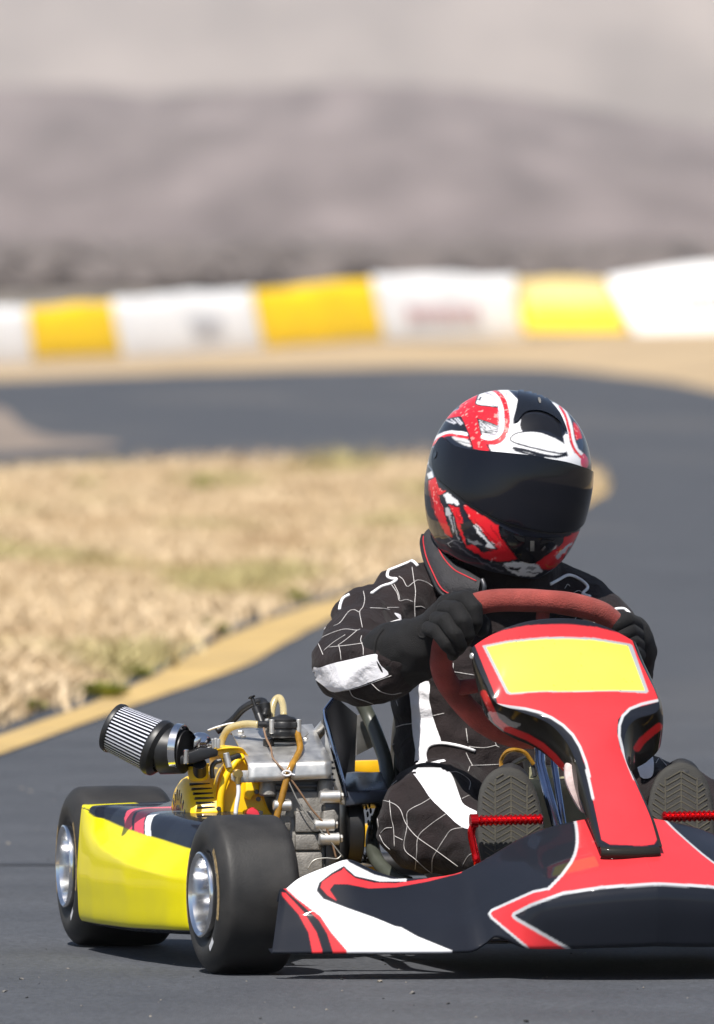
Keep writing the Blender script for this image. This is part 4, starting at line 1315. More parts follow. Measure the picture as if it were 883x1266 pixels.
# yellow blower housing
def blower():
    root = empty('blower_housing', kart)
    # main scroll
    prof = [(267, 1015), (266, 985), (269, 962), (276, 944), (270, 934), (268, 926), (296, 924), (304, 930), (313, 944), (320, 962), (326, 985), (333, 1003), (345, 1018), (345, 1060), (267, 1060)]
    f = cr([at_y(a, b, .50) for a, b in prof], 4, True)
    k = len(f)
    cen = f.mean(0)
    rows = []
    for dy, sc in [(.006, .93), (-.002, .965), (-.004, .985), (0, 1.0), (.02, 1.012), (.12, 1.0)]:
        R = cen + (f - cen) * sc; R[:, 1] = .50 + dy
        rows.append(np.vstack([R, R[:1]]))
    mb = MB(); mb.grid(rows); n0 = 0
    mb.f.append(tuple(range(k))); mb.m.append(0)
    mb.build('scroll', M_EYEL, root, angle=50)
    # raised ridge that follows the scroll
    hose('scroll_ridge', [(272, 1014, .492), (273, 985, .490), (279, 962, .489), (290, 944, .492), (300, 935, .5)], .006, M_EYEL, root)
    # fan cowl with slots: a drum facing outward
    a0 = at_y(250, 1005, .53)
    cz, cy = a0[2] - .035, .575
    x0, x1 = at_y(229, 985, .50)[0], at_y(272, 985, .50)[0]
    R = .093
    prof = [(x0 + .004, .0), (x0 + .002, .055), (x0 + .003, .078), (x0 + .010, R - .005), (x0 + .018, R), (x1, R + .004), (x1, R - .004)]
    mb = MB(); mb.lathe([(t, r) for t, r in prof], (0, cy, cz), (1, 0, 0), 72); mb.build('fan_cowl', M_EYEL, root, angle=35)
    # slots: dark recess bars with yellow bars between, set on the drum's front
    dark = MB(); yel = MB()
    for i in range(6):
        zz = at_y(250, 970.5 + i * 5.6, .50)[2]
        yy = cy - math.sqrt(max(0, (R + .001) ** 2 - (zz - cz) ** 2))
        ang = math.asin(max(-1, min(1, (zz - cz) / R)))
        rot = Matrix.Rotation(-ang, 3, 'X')
        dx = i * .0012
        dark.box(((x0 + x1) / 2 + .0005 + dx, yy, zz), ((x1 - x0) * .60, .004, .0036), rot, bev=.001)
    dark.build('slot', M_BGLOSS, root)
    # slots in the outward face
    sl = MB()
    for k in range(22):
        t = 2 * math.pi * k / 22
        for r0, r1 in ((.030, .047), (.054, .072)):
            y1, z1 = math.cos(t), math.sin(t)
            c = Vector((x0 + .0025, cy + y1 * (r0 + r1) / 2, cz + z1 * (r0 + r1) / 2))
            sl.box(c, (.002, r1 - r0, .0065), Matrix.Rotation(t, 3, 'X'), bev=.0008)
    sl.build('cowl_slot', M_BGLOSS, root)
    # filler neck
    p = at_y(246, 962, .50)
    mb = MB(); mb.lathe([(-.004, .013), (.0, .0165), (.016, .0175), (.019, .019), (.0215, .019), (.0215, .0145), (.008, .014)], p, (-.12, -.05, 1), 28); mb.build('filler_neck', M_EYEL, root)
    mb = MB(); mb.cyl(p + np.array([-.002, 0, .012]), p + np.array([-.004, -.002, .034]), .0125, 20, bev=.002); mb.build('filler_cap', M_BLACK, root)
    hose('gasket_strip', [(263, 962, .493), (262, 950, .492), (266, 943, .492), (274, 940, .492)], .004, M_DSTEEL, root)
    solid('grip_bar', [(277, 938), (297, 931), (300, 936), (280, 944)], .488, .02, M_BLACK, root, bevel=.002)
    p = at_y(281, 940, .485); mb = MB(); mb.cyl(p + np.array([-.002, 0, .012]), p + np.array([.003, -.002, -.012]), .0052, 12, bev=.001); mb.build('throttle_clamp', M_STEEL, root)
    solid('yellow_tab', [(304, 967), (320, 967), (323, 980), (313, 984), (310, 990), (303, 985)], .485, .02, M_EYEL, root, bevel=.003)
    p = at_y(311, 1008, .485); mb = MB(); mb.lathe([(0, 0), (0, .013), (.01, .011), (.012, 0)], p, (0, -1, 0), 20); mb.build('red_cap', M_RED, root)
    for px, py in [(317, 979), (270, 1000), (322, 1005), (319, 988)]:
        p = at_y(px, py, .484); mb = MB(); mb.cyl(p, p + np.array([0, -.005, 0]), .0042, 6, bev=.0008); mb.build('bolt', M_DSTEEL, root)
    solid('lower_flange', [(236, 1005), (270, 1003), (271, 1010), (236, 1012)], .478, .03, M_EYEL, root, bevel=.003)
blower()

# air filter
M_FOLD = mat('shaded_fold_mat', (0.045, 0.046, 0.062), rough=.7, var=.2)  # dark colour stands in for shade between the filter pleats
def air_filter():
    root = empty('air_filter', kart)
    A, B = at_y(139.5, 899, .545), at_y(196, 925, .50)
    ax = (B - A); L = np.linalg.norm(ax); u = Vector(ax / L)
    # pleats: pale mesh ridges, the shade in the folds between painted dark
    uu = u.orthogonal().normalized(); ww = u.cross(uu); NP = 42
    mb = MB(); V = []; pl = [(.006, .0395), (L - .006, .044)]
    for t, rr in pl:
        for q in range(NP):
            for f_, k_ in ((0, 1.0), (.42, 1.0), (.52, .86), (.90, .86)):
                a_ = 2 * math.pi * (q + f_) / NP
                V.append(V3(A) + u * t + (uu * math.cos(a_) + ww * math.sin(a_)) * rr * k_)
    M4 = NP * 4
    mb.add(V, [(q, (q + 1) % M4, M4 + (q + 1) % M4, M4 + q) for q in range(M4)])
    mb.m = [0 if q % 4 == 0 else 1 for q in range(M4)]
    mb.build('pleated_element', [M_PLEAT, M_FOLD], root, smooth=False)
    mb = MB(); mb.lathe([(-.003, 0), (-.003, .036), (-.001, .0405), (.004, .042), (.0075, .0415), (.0085, .036)], A, u, 56); mb.build('end_cap', M_BLACK, root)
    mb = MB(); mb.lathe([(L - .009, .038), (L - .008, .0455), (L - .003, .0475), (L + .004, .0465), (L + .008, .042), (L + .012, .037)], A, u, 56); mb.build('end_cap', M_BLACK, root)
    C = A + ax / L * (L + .008); D = at_y(229, 930, .475)
    mb = MB(); bx = D - C; lb = np.linalg.norm(bx)
    mb.lathe([(-.004, .034), (.002, .0395), (lb * .25, .0385), (lb * .8, .036), (lb, .035), (lb + .001, .0)], C, bx, 44); mb.build('rubber_boot', M_BLACK, root)
    E = at_y(222, 924, .475); ub = Vector(bx / lb)
    mb = MB(); mb.lathe([(-.006, .0362), (-.006, .0385), (.006, .038), (.006, .0358)], E, ub, 44)
    q = V3(E) + Vector((0.004, -.036, -.014)); mb.cyl(q + Vector((0, 0, .012)), q - Vector((0, 0, .012)), .0045, 12, bev=.001); mb.build('hose_clamp', M_RIM, root, angle=30)
air_filter()
# carburettor and throttle bracket between filter and engine
carb = empty('carburettor', kart)
mb = MB(); a, b = at_y(229, 920, .48), at_y(258, 921, .52); mb.lathe([(0, .024), (.008, .018), (.02, .014), (.03, .018), (.034, .02), (.044, .02), (.044, 0)], a, b - a, 28)
mb.build('venturi', M_RIM, carb)
solid('clamp_tab', [(240, 915), (243, 910), (249, 911), (249, 916), (244, 922), (239, 925)], .47, .014, M_RIM, carb, bevel=.002)
solid('carb_body', [(247, 916), (260, 914), (262, 921), (262, 935), (247, 935)], .50, .06, M_BLACK, carb)
for px, py in [(263, 918), (267, 917), (259, 922), (270, 918)]:
    p = at_y(px, py, .50); mb = MB(); mb.cyl(p + np.array([0, 0, -.01]), p + np.array([0, 0, .006]), .0036, 10, bev=.0008); mb.build('screw', M_STEEL, carb)
solid('choke_plate', [(222, 936), (233, 930), (248, 925), (262, 925), (270, 927), (270, 935), (258, 938), (240, 944), (223, 946)], .455, .025, M_BLACK, carb, bevel=.003)
mb = MB(); mb.cyl(at_y(247, 944, .47), at_y(247, 956, .49), .011, 20); mb.build('carb_bowl', M_BLACK, carb)

# dark chain guard, its bright front edge, the cover over the clutch
guard = empty('chain_guard', kart)
def plate3(name, pts, thick, m, par, bevel=.001):
    f = [at_y(a, b, y) for a, b, y in pts]; nn = np.cross(f[1] - f[0], f[2] - f[0]); nn /= np.linalg.norm(nn)
    if nn[1] < 0: nn = -nn
    mb = MB(); mb.prism(f, [p + nn * thick for p in f]); return mb.build(name, m, par, angle=30, bevel=bevel)
plate3('side_plate', [(401, 880, .53), (415, 861, .56), (442, 884, .66), (439, 954, .66), (426, 956, .6), (427, 985, .55), (424, 982, .53)], .003, M_DSTEEL, guard)
mb = MB(); mb.tube([at_y(a, b, y) for a, b, y in [(415, 860, .555), (401, 879, .525), (403, 893, .522), (424, 968, .518), (428, 985, .517)]], [.0028, .0035, .0045, .0045, .004], 10)
mb.build('edge_flange', M_CHROME, guard)
plate3('inner_flange', [(401, 882, .527), (403, 893, .527), (424, 970, .523), (427, 995, .523), (415, 995, .523), (409, 940, .53), (402, 925, .53)], .003, M_STEEL, guard)
mb = MB(); mb.tube([at_y(388, 913, .62), at_y(403, 895, .60)], .0095, 16); mb.build('brace_tube', M_STEEL, kart)
plate3('heat_shield', [(440, 884, .82), (464, 880, .84), (465, 922, .84), (441, 934, .82)], .003, M_STEEL, kart)
def cover():
    fr = [at_y(*p) for p in [(427, 978, .52), (480, 976, .52), (480, 990, .515), (427, 997, .515)]]
    bk = [at_y(*p) for p in [(424, 956, .68), (472, 954, .68)]]
    bk = bk + [bk[1] + np.array([0, 0, -.06]), bk[0] + np.array([0, 0, -.06])]
    mb = MB(); mb.prism(fr, bk); mb.build('clutch_cover', M_BLUESTEEL, guard, bevel=.0025, angle=25)
cover()
p = at_y(428, 1028, .56); mb = MB()
mb.lathe([(-.004, 0), (-.004, .052), (0, .058), (.022, .058), (.026, .050), (.026, 0)], (p[0], .58, p[2]), (1, 0, 0), 48); mb.build('clutch_drum', M_BLACK, engine)
# drive chain: separate links round the drum sprocket
ch = MB()
xx = p[0] + .034
for k in range(40):
    t = 2 * math.pi * k / 40
    r = .048
    ch.box((xx + (.004 if k % 2 else -.002), .58 + r * math.cos(t), p[2] + r * math.sin(t)), (.003, .0085, .006), Matrix.Rotation(t + math.pi / 2, 3, 'X'), bev=.001)
for k in range(38):
    for sg in (1, -1):
        ch.box((xx + (.004 if k % 2 else -.002), .58 + .01 * k, p[2] + sg * .048 + sg * .0008 * k), (.003, .0085, .006), None, bev=.001)
ch.build('drive_chain', M_BLACK, engine)['kind'] = 'stuff'
mb = MB(); q = at_y(444, 1052, .6); mb.cyl(q, q + np.array([0, .02, 0]), .008, 12); mb.build('red_cap', M_RED, engine)
mb = MB(); mb.box((cx, .58, .066), (W * 1.15, .26, .012), bev=.002); mb.build('engine_mount', M_DSTEEL, engine)
# ================================================================ THE DRIVER
person = empty('person', None, (OX, 0, 0), YAW)
tag(person, 'driver in black suit with white panels, black gloves and red and white full-face helmet, steering', 'person')

def suit_mat():
    m = mat('suit_mat', (0.0150, 0.0102, 0.0106), rough=.8, var=.35, scale=12, sheen=.05, bump=.55, bscale=520, spec=.2)
    nt = m.node_tree; N, L = nt.nodes, nt.links
    b = N['Principled BSDF']
    old = b.inputs['Normal'].links[0].from_node
    tc = N.new('ShaderNodeTexCoord'); n = N.new('ShaderNodeTexNoise'); n.inputs['Scale'].default_value = 26; n.inputs['Detail'].default_value = 3
    n.inputs['Distortion'].default_value = 1.2
    L.new(tc.outputs['Object'], n.inputs['Vector'])
    bp = N.new('ShaderNodeBump'); bp.inputs['Strength'].default_value = .5; bp.inputs['Distance'].default_value = .012
    L.new(n.outputs['Fac'], bp.inputs['Height']); L.new(old.outputs[0], bp.inputs['Normal']); L.new(bp.outputs[0], b.inputs['Normal'])
    return m
M_SUIT = suit_mat()
def fold_mat(name, c, **k):
    m = mat(name, c, rough=.85, var=.05, scale=12, sheen=.2, bump=.35, bscale=520, spec=.2)
    nt = m.node_tree; N, L = nt.nodes, nt.links
    b = N['Principled BSDF']; old = b.inputs['Normal'].links[0].from_node
    tc = N.new('ShaderNodeTexCoord'); n = N.new('ShaderNodeTexNoise'); n.inputs['Scale'].default_value = 45; n.inputs['Detail'].default_value = 3; n.inputs['Distortion'].default_value = .8
    L.new(tc.outputs['Object'], n.inputs['Vector'])
    bp = N.new('ShaderNodeBump'); bp.inputs['Strength'].default_value = .45; bp.inputs['Distance'].default_value = .008
    L.new(n.outputs['Fac'], bp.inputs['Height']); L.new(old.outputs[0], bp.inputs['Normal']); L.new(bp.outputs[0], b.inputs['Normal'])
    return m
M_WCLOTH = fold_mat('white_cloth_mat', (0.74, 0.73, 0.76))
M_STITCH = mat('white_stitch_mat', (0.46, 0.44, 0.43), rough=.9, var=.3, scale=300)
M_PIPE = mat('white_piping_mat', (0.78, 0.77, 0.78), rough=.8)
M_GLOVE = mat('glove_mat', (0.0065, 0.0062, 0.0066), rough=.75, var=.3, scale=30, bump=.6, bscale=600, sheen=.03, spec=.25)
M_LEATH = mat('collar_leather_mat', (0.026, 0.0245, 0.027), rough=.6, var=.25, scale=60, bump=.8, bscale=420, spec=.4)
M_RSTITCH = mat('red_stitch_mat', (0.45, 0.02, 0.03), rough=.7)
M_SOLE = mat('shoe_sole_mat', (0.029, 0.028, 0.025), rough=.8, var=.25, scale=60, bump=.3, bscale=400)
M_TREADL = mat('sole_rib_mat', (0.085, 0.078, 0.055), rough=.85, var=.3, scale=80)
M_SHOE = mat('shoe_mat', (0.015, 0.015, 0.016), rough=.6, bump=.3)
M_HELM = mat('helmet_paint_mat', (1, 1, 1), rough=.5, coat=.7, attr='col', var=.03, scale=30, spec=.2)
M_VISOR = mat('smoked_visor_mat', (0.006, 0.0065, 0.010), rough=.06, var=.05, spec=.33, rvar=.3)
M_SEAL = mat('rubber_seal_mat', (0.010, 0.010, 0.011), rough=.5)

A = lambda px, py, y: at_y(px, py, y)
k = 1 / 765.0
def C(*pts): return [(A(px, py, y), r * k) for px, py, y, r in pts]
chains = [
    C((600, 985, .70, 92), (598, 940, .70, 96), (602, 880, .715, 92), (606, 830, .73, 94), (612, 790, .74, 90)),
    C((560, 985, .74, 80), (662, 990, .74, 80)),
    C((560, 930, .675, 76), (668, 935, .675, 76)),
    C((558, 865, .69, 76), (655, 865, .69, 76)),
    C((548, 800, .74, 76), (680, 800, .76, 76)),
    C((520, 752, .72, 50), (600, 738, .72, 52), (640, 735, .72, 52), (715, 752, .74, 48)),
    C((630, 740, .70, 60), (628, 704, .695, 62)), C((596, 712, .735, 40), (640, 706, .72, 50)), C((568, 704, .775, 36), (640, 706, .77, 46)),
    C((446, 755, .64, 27), (432, 764, .61, 24)), C((490, 730, .70, 30), (512, 722, .71, 25), (534, 714, .72, 22)), C((700, 728, .72, 24), (722, 738, .72, 28)),
    # right arm (left in the picture)
    C((500, 752, .70, 50), (472, 770, .64, 48), (446, 795, .54, 46), (428, 824, .44, 45)),
    C((428, 824, .44, 45), (450, 826, .39, 49), (475, 822, .35, 44), (500, 810, .31, 36), (530, 795, .27, 28)),
    # left arm
    C((722, 758, .72, 46), (750, 782, .64, 42), (768, 815, .55, 40), (765, 830, .5, 38)),
    C((765, 830, .5, 38), (770, 815, .42, 36), (772, 800, .34, 34), (770, 792, .28, 30)),
    # right leg
    C((572, 1000, .68, 70), (548, 1000, .54, 66), (532, 1010, .40, 64), (526, 1018, .28, 62)),
    C((526, 1018, .28, 62), (548, 1030, .23, 58), (580, 1040, .17, 48), (612, 1052, .10, 38), (628, 1060, .07, 32)),
    # left leg
    C((690, 1005, .70, 70), (735, 1000, .58, 66), (790, 992, .44, 62), (838, 1000, .32, 58), (872, 1010, .27, 54)),
    C((872, 1010, .27, 54), (866, 1030, .20, 48), (856, 1050, .12, 38), (850, 1060, .07, 32)),
]
def wr(p):
    a = noise.noise(Vector((p.x * 16, p.y * 9, p.z * 16 + 3)))
    b = noise.noise(Vector((p.x * 34 + 5, p.y * 16, p.z * 30)))
    c = 1 - abs(noise.noise(Vector((p.x * 11 - p.z * 9, p.y * 7, p.z * 13 + p.x * 6)))) * 2
    e = noise.noise(Vector((p.x * 7 + 2, p.y * 6, p.z * 8)))
    g = 1 - abs(noise.noise(Vector((p.x * 19 + p.z * 15, p.y * 8 + 4, p.z * 21 - p.x * 10)))) * 2.6
    return .006 * a + .0030 * b + .0055 * max(0, c) + .0055 * max(0, g) + .006 * e - .004
body = blob('body', chains, .0068, 7, M_SUIT, person, wr)
BV = bvh_of(body)

Z7 = lambda p: zoomed(370, 680, 4.906, p)
Z8 = lambda p: zoomed(440, 820, 3.154, p)
Z9 = lambda p: zoomed(440, 900, 4.906, p)
Z10 = lambda p: zoomed(680, 700, 4.35, p)
panels = [
    Z7([(56, 692), (95, 708), (130, 712), (200, 690), (330, 660), (465, 632), (478, 660), (500, 700), (545, 755), (430, 800), (330, 835), (210, 858), (150, 820), (85, 765)]),
    Z8([(215, 95), (285, 70), (287, 140), (300, 200), (315, 250), (335, 310), (300, 315), (275, 345), (275, 380), (280, 392), (345, 378), (341, 405), (240, 402), (235, 340), (225, 280), (218, 180)]),
    Z9([(335, 260), (370, 238), (420, 228), (520, 238), (555, 255), (590, 310), (630, 420), (660, 470), (750, 525), (700, 565), (700, 612), (640, 600), (540, 515), (460, 435), (400, 350)]),
    Z10([(465, 1030), (500, 1012), (540, 1000), (556, 1040), (562, 1100), (545, 1140), (490, 1135)]),
    Z7([(572, 385), (610, 395), (612, 425), (595, 412)]),
]
for i, p in enumerate(panels):
    patch('white_panel', cr(p, 3, True), BV, .0016, M_WCLOTH, person, 2.5, ymin=.50 if i == 1 else None)

lines = [Z7(p) for p in [
    [(390, 250), (398, 300), (388, 345), (368, 375), (375, 430), (383, 470)],
    [(210, 462), (250, 440), (300, 375), (335, 364), (363, 378)],
    [(430, 352), (500, 355), (550, 362)], [(535, 350), (605, 350)],
    [(560, 210), (595, 265), (608, 308), (650, 302), (690, 315)], [(575, 208), (600, 260), (610, 300)],
    [(685, 105), (695, 180), (705, 250), (700, 330), (702, 410)],
    [(605, 160), (630, 180), (655, 222), (690, 200), (720, 183), (770, 195), (815, 225)],
    [(705, 345), (740, 343), (765, 355)],
    [(110, 555), (160, 520), (270, 482), (350, 488), (383, 472)], [(110, 555), (130, 600), (145, 635)],
    [(150, 610), (210, 560), (280, 515)], [(235, 580), (290, 540), (350, 490)], [(180, 590), (300, 578), (455, 555)],
    [(240, 575), (250, 620), (255, 668)], [(380, 520), (374, 550), (388, 590), (390, 640)],
    [(180, 415), (160, 470), (138, 505), (140, 520)],
    [(305, 850), (330, 890), (400, 915), (450, 935), (490, 955)], [(440, 810), (490, 855), (560, 875), (620, 865)], [(215, 862), (330, 842), (440, 806), (560, 762)],
    [(590, 915), (600, 945)]]]
lines += [Z8(p) for p in [
    [(360, 30), (470, 48)], [(380, 0), (378, 70)], [(300, 205), (345, 195)], [(155, 250), (185, 240), (222, 235)],
    [(430, 255), (437, 310)], [(445, 178), (470, 182), (490, 195)], [(490, 120), (495, 180)], [(440, 325), (500, 330), (550, 320)], [(430, 350), (440, 372), (455, 400)],
    [(450, 400), (560, 395)], [(445, 403), (432, 440)], [(540, 290), (548, 320), (560, 328)], [(135, 320), (150, 315)], [(150, 425), (215, 400)]]]
lines += [Z9(p) for p in [
    [(355, 298), (330, 320), (300, 420), (265, 500), (230, 605)], [(140, 435), (220, 455), (270, 495), (305, 580), (370, 660), (490, 745), (620, 840)],
    [(450, 430), (400, 460), (340, 490), (312, 520), (312, 600), (295, 730), (360, 795), (420, 850), (465, 885)],
    [(550, 520), (450, 590), (380, 660), (370, 770), (355, 900)], [(650, 605), (580, 620), (540, 670), (490, 750), (465, 800), (462, 880)],
    [(250, 320), (200, 370), (165, 450), (160, 520), (175, 610)], [(205, 440), (215, 540), (230, 610), (235, 720)], [(150, 640), (180, 610), (220, 605)],
    [(235, 655), (285, 680)], [(645, 430), (690, 410), (730, 412)], [(570, 270), (620, 270), (690, 320), (687, 375)], [(650, 830), (680, 780), (710, 760)],
    [(130, 430), (130, 520), (140, 610)], [(145, 650), (170, 700), (210, 740)]]]
lines += [Z10(p) for p in [[(550, 985), (590, 1030), (630, 1075)], [(600, 1010), (570, 1060)], [(110, 255), (150, 262), (200, 268), (250, 315)], [(150, 262), (135, 290)],
                           [(120, 150), (150, 132), (172, 138)], [(80, 120), (95, 98), (108, 108)]]]
cnt = 0
n8 = 21
for li, p in enumerate(lines):
    q = on_surface(BV, p, .0004, 6, ymin=.49 if n8 <= li < n8 + 15 else None)
    if len(q) > 2:
        ok = [q[0]]
        for a in q[1:]:
            if (a - ok[-1]).length < .05: ok.append(a)
        if len(ok) > 2:
            m1 = MB(); m1.tube(ok, .00066, 6); m1.build('stitch_line', M_STITCH, person, angle=180, fix=False); cnt += 1
pipes = [Z7([(720, 100), (690, 72), (640, 66), (590, 82), (548, 120), (537, 160), (560, 176), (590, 180), (560, 205), (500, 225), (440, 265)]),
         Z7([(495, 472), (550, 447), (612, 425)]), Z7([(247, 362), (252, 330), (268, 297), (308, 272)]),
         Z8([(275, 385), (272, 350), (290, 320), (340, 312), (400, 322), (465, 342)]),
         Z10([(0, 97), (50, 70), (100, 50), (150, 66), (190, 95), (203, 120), (178, 150), (218, 166)]),
         Z10([(330, 250), (355, 234), (395, 232), (420, 248), (436, 274)])]
for p in pipes:
    q = on_surface(BV, p, .001, 6)
    ok = q[:1]
    for a in q[1:]:
        if (a - ok[-1]).length < .06: ok.append(a)
    if len(ok) > 2:
        m1 = MB(); m1.tube(ok, .0026, 8); m1.build('piping', M_PIPE, person, angle=180, fix=False)

# ---------------------------------------------------------------- gloves
def glove_right():
    ch = [
        # gauntlet
        C((484, 814, .345, 45), (490, 812, .335, 46), (506, 807, .31, 43), (524, 797, .28, 36), (540, 784, .26, 31), (552, 772, .245, 30)),
        # back of the hand
        C((548, 772, .245, 29), (560, 760, .235, 26), (572, 752, .24, 24)),
        C((558, 752, .23, 20), (578, 745, .235, 18)),
        C((552, 778, .225, 18), (566, 786, .225, 17)),
        # thumb lies along the far side of the rim and shows past the fingers
        C((580, 752, .25, 13), (592, 762, .215, 11), (597, 771, .195, 10), (595, 780, .185, 9)),
    ]
    g = blob('glove', ch, .0042, 6, M_GLOVE, person, lambda p: .0022 * noise.noise(Vector((p.x * 45, p.y * 30, p.z * 45))) + .0016 * max(0, 1 - 3 * abs(noise.noise(Vector((p.x * 26 + p.z * 18, p.y * 16, p.z * 20))))))
    fingers = [C((562, 744, .215, 12), (576, 741, .185, 12), (586, 752, .165, 11.5), (588, 768, .165, 10.5), (583, 780, .18, 9)),
               C((551, 753, .205, 12), (564, 754, .172, 12), (573, 768, .155, 11.5), (578, 784, .16, 10.5), (574, 794, .18, 9)),
               C((541, 766, .205, 11.5), (552, 768, .172, 11.5), (563, 784, .155, 11), (569, 797, .162, 10), (566, 803, .185, 9)),
               C((531, 777, .212, 10.5), (541, 781, .182, 10.5), (552, 795, .165, 10), (561, 806, .17, 9), (560, 810, .19, 8))]
    for c in fingers:
        blob('finger', [c], .0030, 3, M_GLOVE, g, lambda p: .0009 * noise.noise(Vector((p.x * 80, p.y * 50, p.z * 80))))
    # cuff edge binding
    gb = bvh_of(g)
    q = on_surface(gb, [(474, 778), (466, 790), (464, 806), (470, 824), (482, 842), (496, 852)], .0006, 6)
    if len(q) > 3: mb = MB(); mb.tube(q, .0022, 8); mb.build('cuff_binding', M_GLOVE, g, angle=180)
    q = on_surface(gb, [(516, 776), (518, 786), (526, 788), (536, 780)], .0004, 6)
    if len(q) > 3: mb = MB(); mb.tube(q, .0016, 8); mb.build('strap_seam', M_GLOVE, g, angle=180)
glove_right()
def glove_left():
    ch = [C((778, 828, .34, 32), (782, 806, .30, 32), (778, 788, .262, 30)),
          C((776, 790, .26, 28), (768, 780, .262, 26), (764, 776, .27, 22)),
          C((760, 778, .26, 13), (752, 786, .23, 11), (750, 796, .22, 10))]
    g = blob('glove', ch, .0042, 6, M_GLOVE, person, lambda p: .002 * noise.noise(Vector((p.x * 40, p.y * 30, p.z * 40))))
    for dx, dy in ((0, 0), (6, 13), (10, 26), (12, 38)):
        blob('finger', [C((784 + dx * .3, 772 + dy, .235, 12), (774 + dx * .6, 767 + dy, .205, 12), (763 + dx, 772 + dy, .195, 11), (757 + dx, 784 + dy, .205, 10))], .0032, 3, M_GLOVE, g)
glove_left()

# ---------------------------------------------------------------- shoes: the soles face the camera over the pedals
def shoe(pts, y, lean, heel):
    root = empty('shoe', person)
    out = cr(pts, 6, True); c = out.mean(0)
    def P(px, py, off=0.0):
        yy = y + off + lean * (1065 - py) / 110.0
        return at_y(px, py, yy)
    rows = []
    for sc, off in [(.0, -.001), (.35, -.0015), (.7, -.001), (.90, 0), (.97, .0015), (1.0, .005), (1.005, .012), (.985, .018), (.9, .022)]:
        ring = [P(*(c + (p - c) * sc), off) for p in out]
        rows.append(ring + ring[:1])
    mb = MB(); mb.grid(rows); mb.build('sole', M_SOLE, root, angle=60)
    # chevron tread ribs with a centre channel, and a raised rim
    n = 0
    minx, maxx = out[:, 0].min(), out[:, 0].max()
    cxp = (minx + maxx) / 2
    mb = MB()
    def bar(a, b, w=.0011, h=.0016):
        p, q = P(a[0], a[1], -.0016), P(b[0], b[1], -.0016)
        mb.tube([p, (p + q) / 2, q], w, 4)
    ys = np.arange(out[:, 1].min() - 20, out[:, 1].max() + 20, 7.5)
    for yy in ys:
        for sg in (-1, 1):
            for s0, s1 in ((0.02, .48), (.55, 1.0)):
                a = np.array([cxp + sg * s0 * 38, yy + s0 * 22 * (1 if s0 < .5 else 1)]); b = np.array([cxp + sg * s1 * 38, yy + s1 * 22])
                if s0 > .5: a[1] = yy + s0 * 22; b[1] = yy + .55 * 22 - (s1 - .55) * 26
                t = [a + (b - a) * q for q in np.linspace(0, 1, 7)]
                keep = [p for p in t if in_poly(np.array([p[0]]), np.array([p[1]]), c + (out - c) * .9)[0]]
                if len(keep) >= 3: bar(keep[0], keep[-1])
    for xx in (-.52, 0, .52):
        t = [np.array([cxp + xx * 38, yy]) for yy in np.linspace(out[:, 1].min(), out[:, 1].max(), 40)]
        keep = [p for p in t if in_poly(np.array([p[0]]), np.array([p[1]]), c + (out - c) * .88)[0]]
        for i in range(0, len(keep) - 1): bar(keep[i], keep[i + 1], .0008)
    ring = [P(*(c + (p - c) * .78), -.0014) for p in out]
    o = mb.build('tread', M_TREADL, root, smooth=False, fix=False); o['kind'] = 'stuff'
    # upper
    top = P(c[0], out[:, 1].min() + 18, .03); mid = P(c[0], c[1], .03); hl = P(heel[0], heel[1], .03)
    blob('upper', [[(top, .033), (mid + np.array([0, .02, 0]), .044), (hl + np.array([0, .02, 0]), .040)], [(mid + np.array([0, .03, 0]), .04), (hl + np.array([0, .06, .045]), .042), (hl + np.array([0, .085, .09]), .042)]], .006, 5, M_SHOE, root)
shoe([(628, 949), (646, 954), (660, 972), (669, 1000), (674, 1035), (672, 1068), (658, 1085), (612, 1085), (597, 1068), (591, 1038), (590, 1003), (595, 972), (610, 953)], -.005, .035, (634, 1066))
shoe([(843, 943), (862, 950), (876, 970), (882, 1000), (884, 1040), (880, 1070), (868, 1085), (822, 1085), (808, 1068), (802, 1040), (801, 1000), (808, 968), (823, 949)], -.005, .035, (844, 1066))

# ---------------------------------------------------------------- helmet
HC = at_y(628, 595, .665)
HY, HP, HROLL = math.radians(13.0), math.radians(4.0), math.radians(-10.0)
# helmet frame: x right of picture, -y forward, z up
HR = Matrix.Rotation(HY, 3, 'Z') @ Matrix.Rotation(HROLL * -1, 3, 'Y') @ Matrix.Rotation(HP, 3, 'X')
HRn = np.array(HR)
def helm_r(az, el):
    """radius of the shell in direction azimuth (0 = forward), elevation"""
    d = np.stack([np.sin(az) * np.cos(el), -np.cos(az) * np.cos(el), np.sin(el)], -1)
    up = d[..., 2] > 0
    a, b = .1270, .148
    cz = np.where(up, .149, .178)
    fwd = np.clip(-d[..., 1], 0, 1)
    p = 2.25
    r = (np.abs(d[..., 0] / a) ** p + np.abs(d[..., 1] / b) ** p + np.abs(d[..., 2] / cz) ** p) ** (-1 / p)
    # chin bar pushes out low at the front; shell narrows a little towards the neck
    chin = np.exp(-((el + .62) / .34) ** 2) * np.clip(np.cos(az), 0, 1) ** 1.6
    r = r * (1 + .035 * chin)
    low = np.clip(-d[..., 2] - .2, 0, 1)
    r = r * (1 - .06 * low * (1 - np.clip(np.cos(az), 0, 1)))
    brow = np.exp(-((el - .36) / .10) ** 2) * np.clip(np.cos(az), 0, 1)
    r = r * (1 + .008 * brow)
    return d * r[..., None]
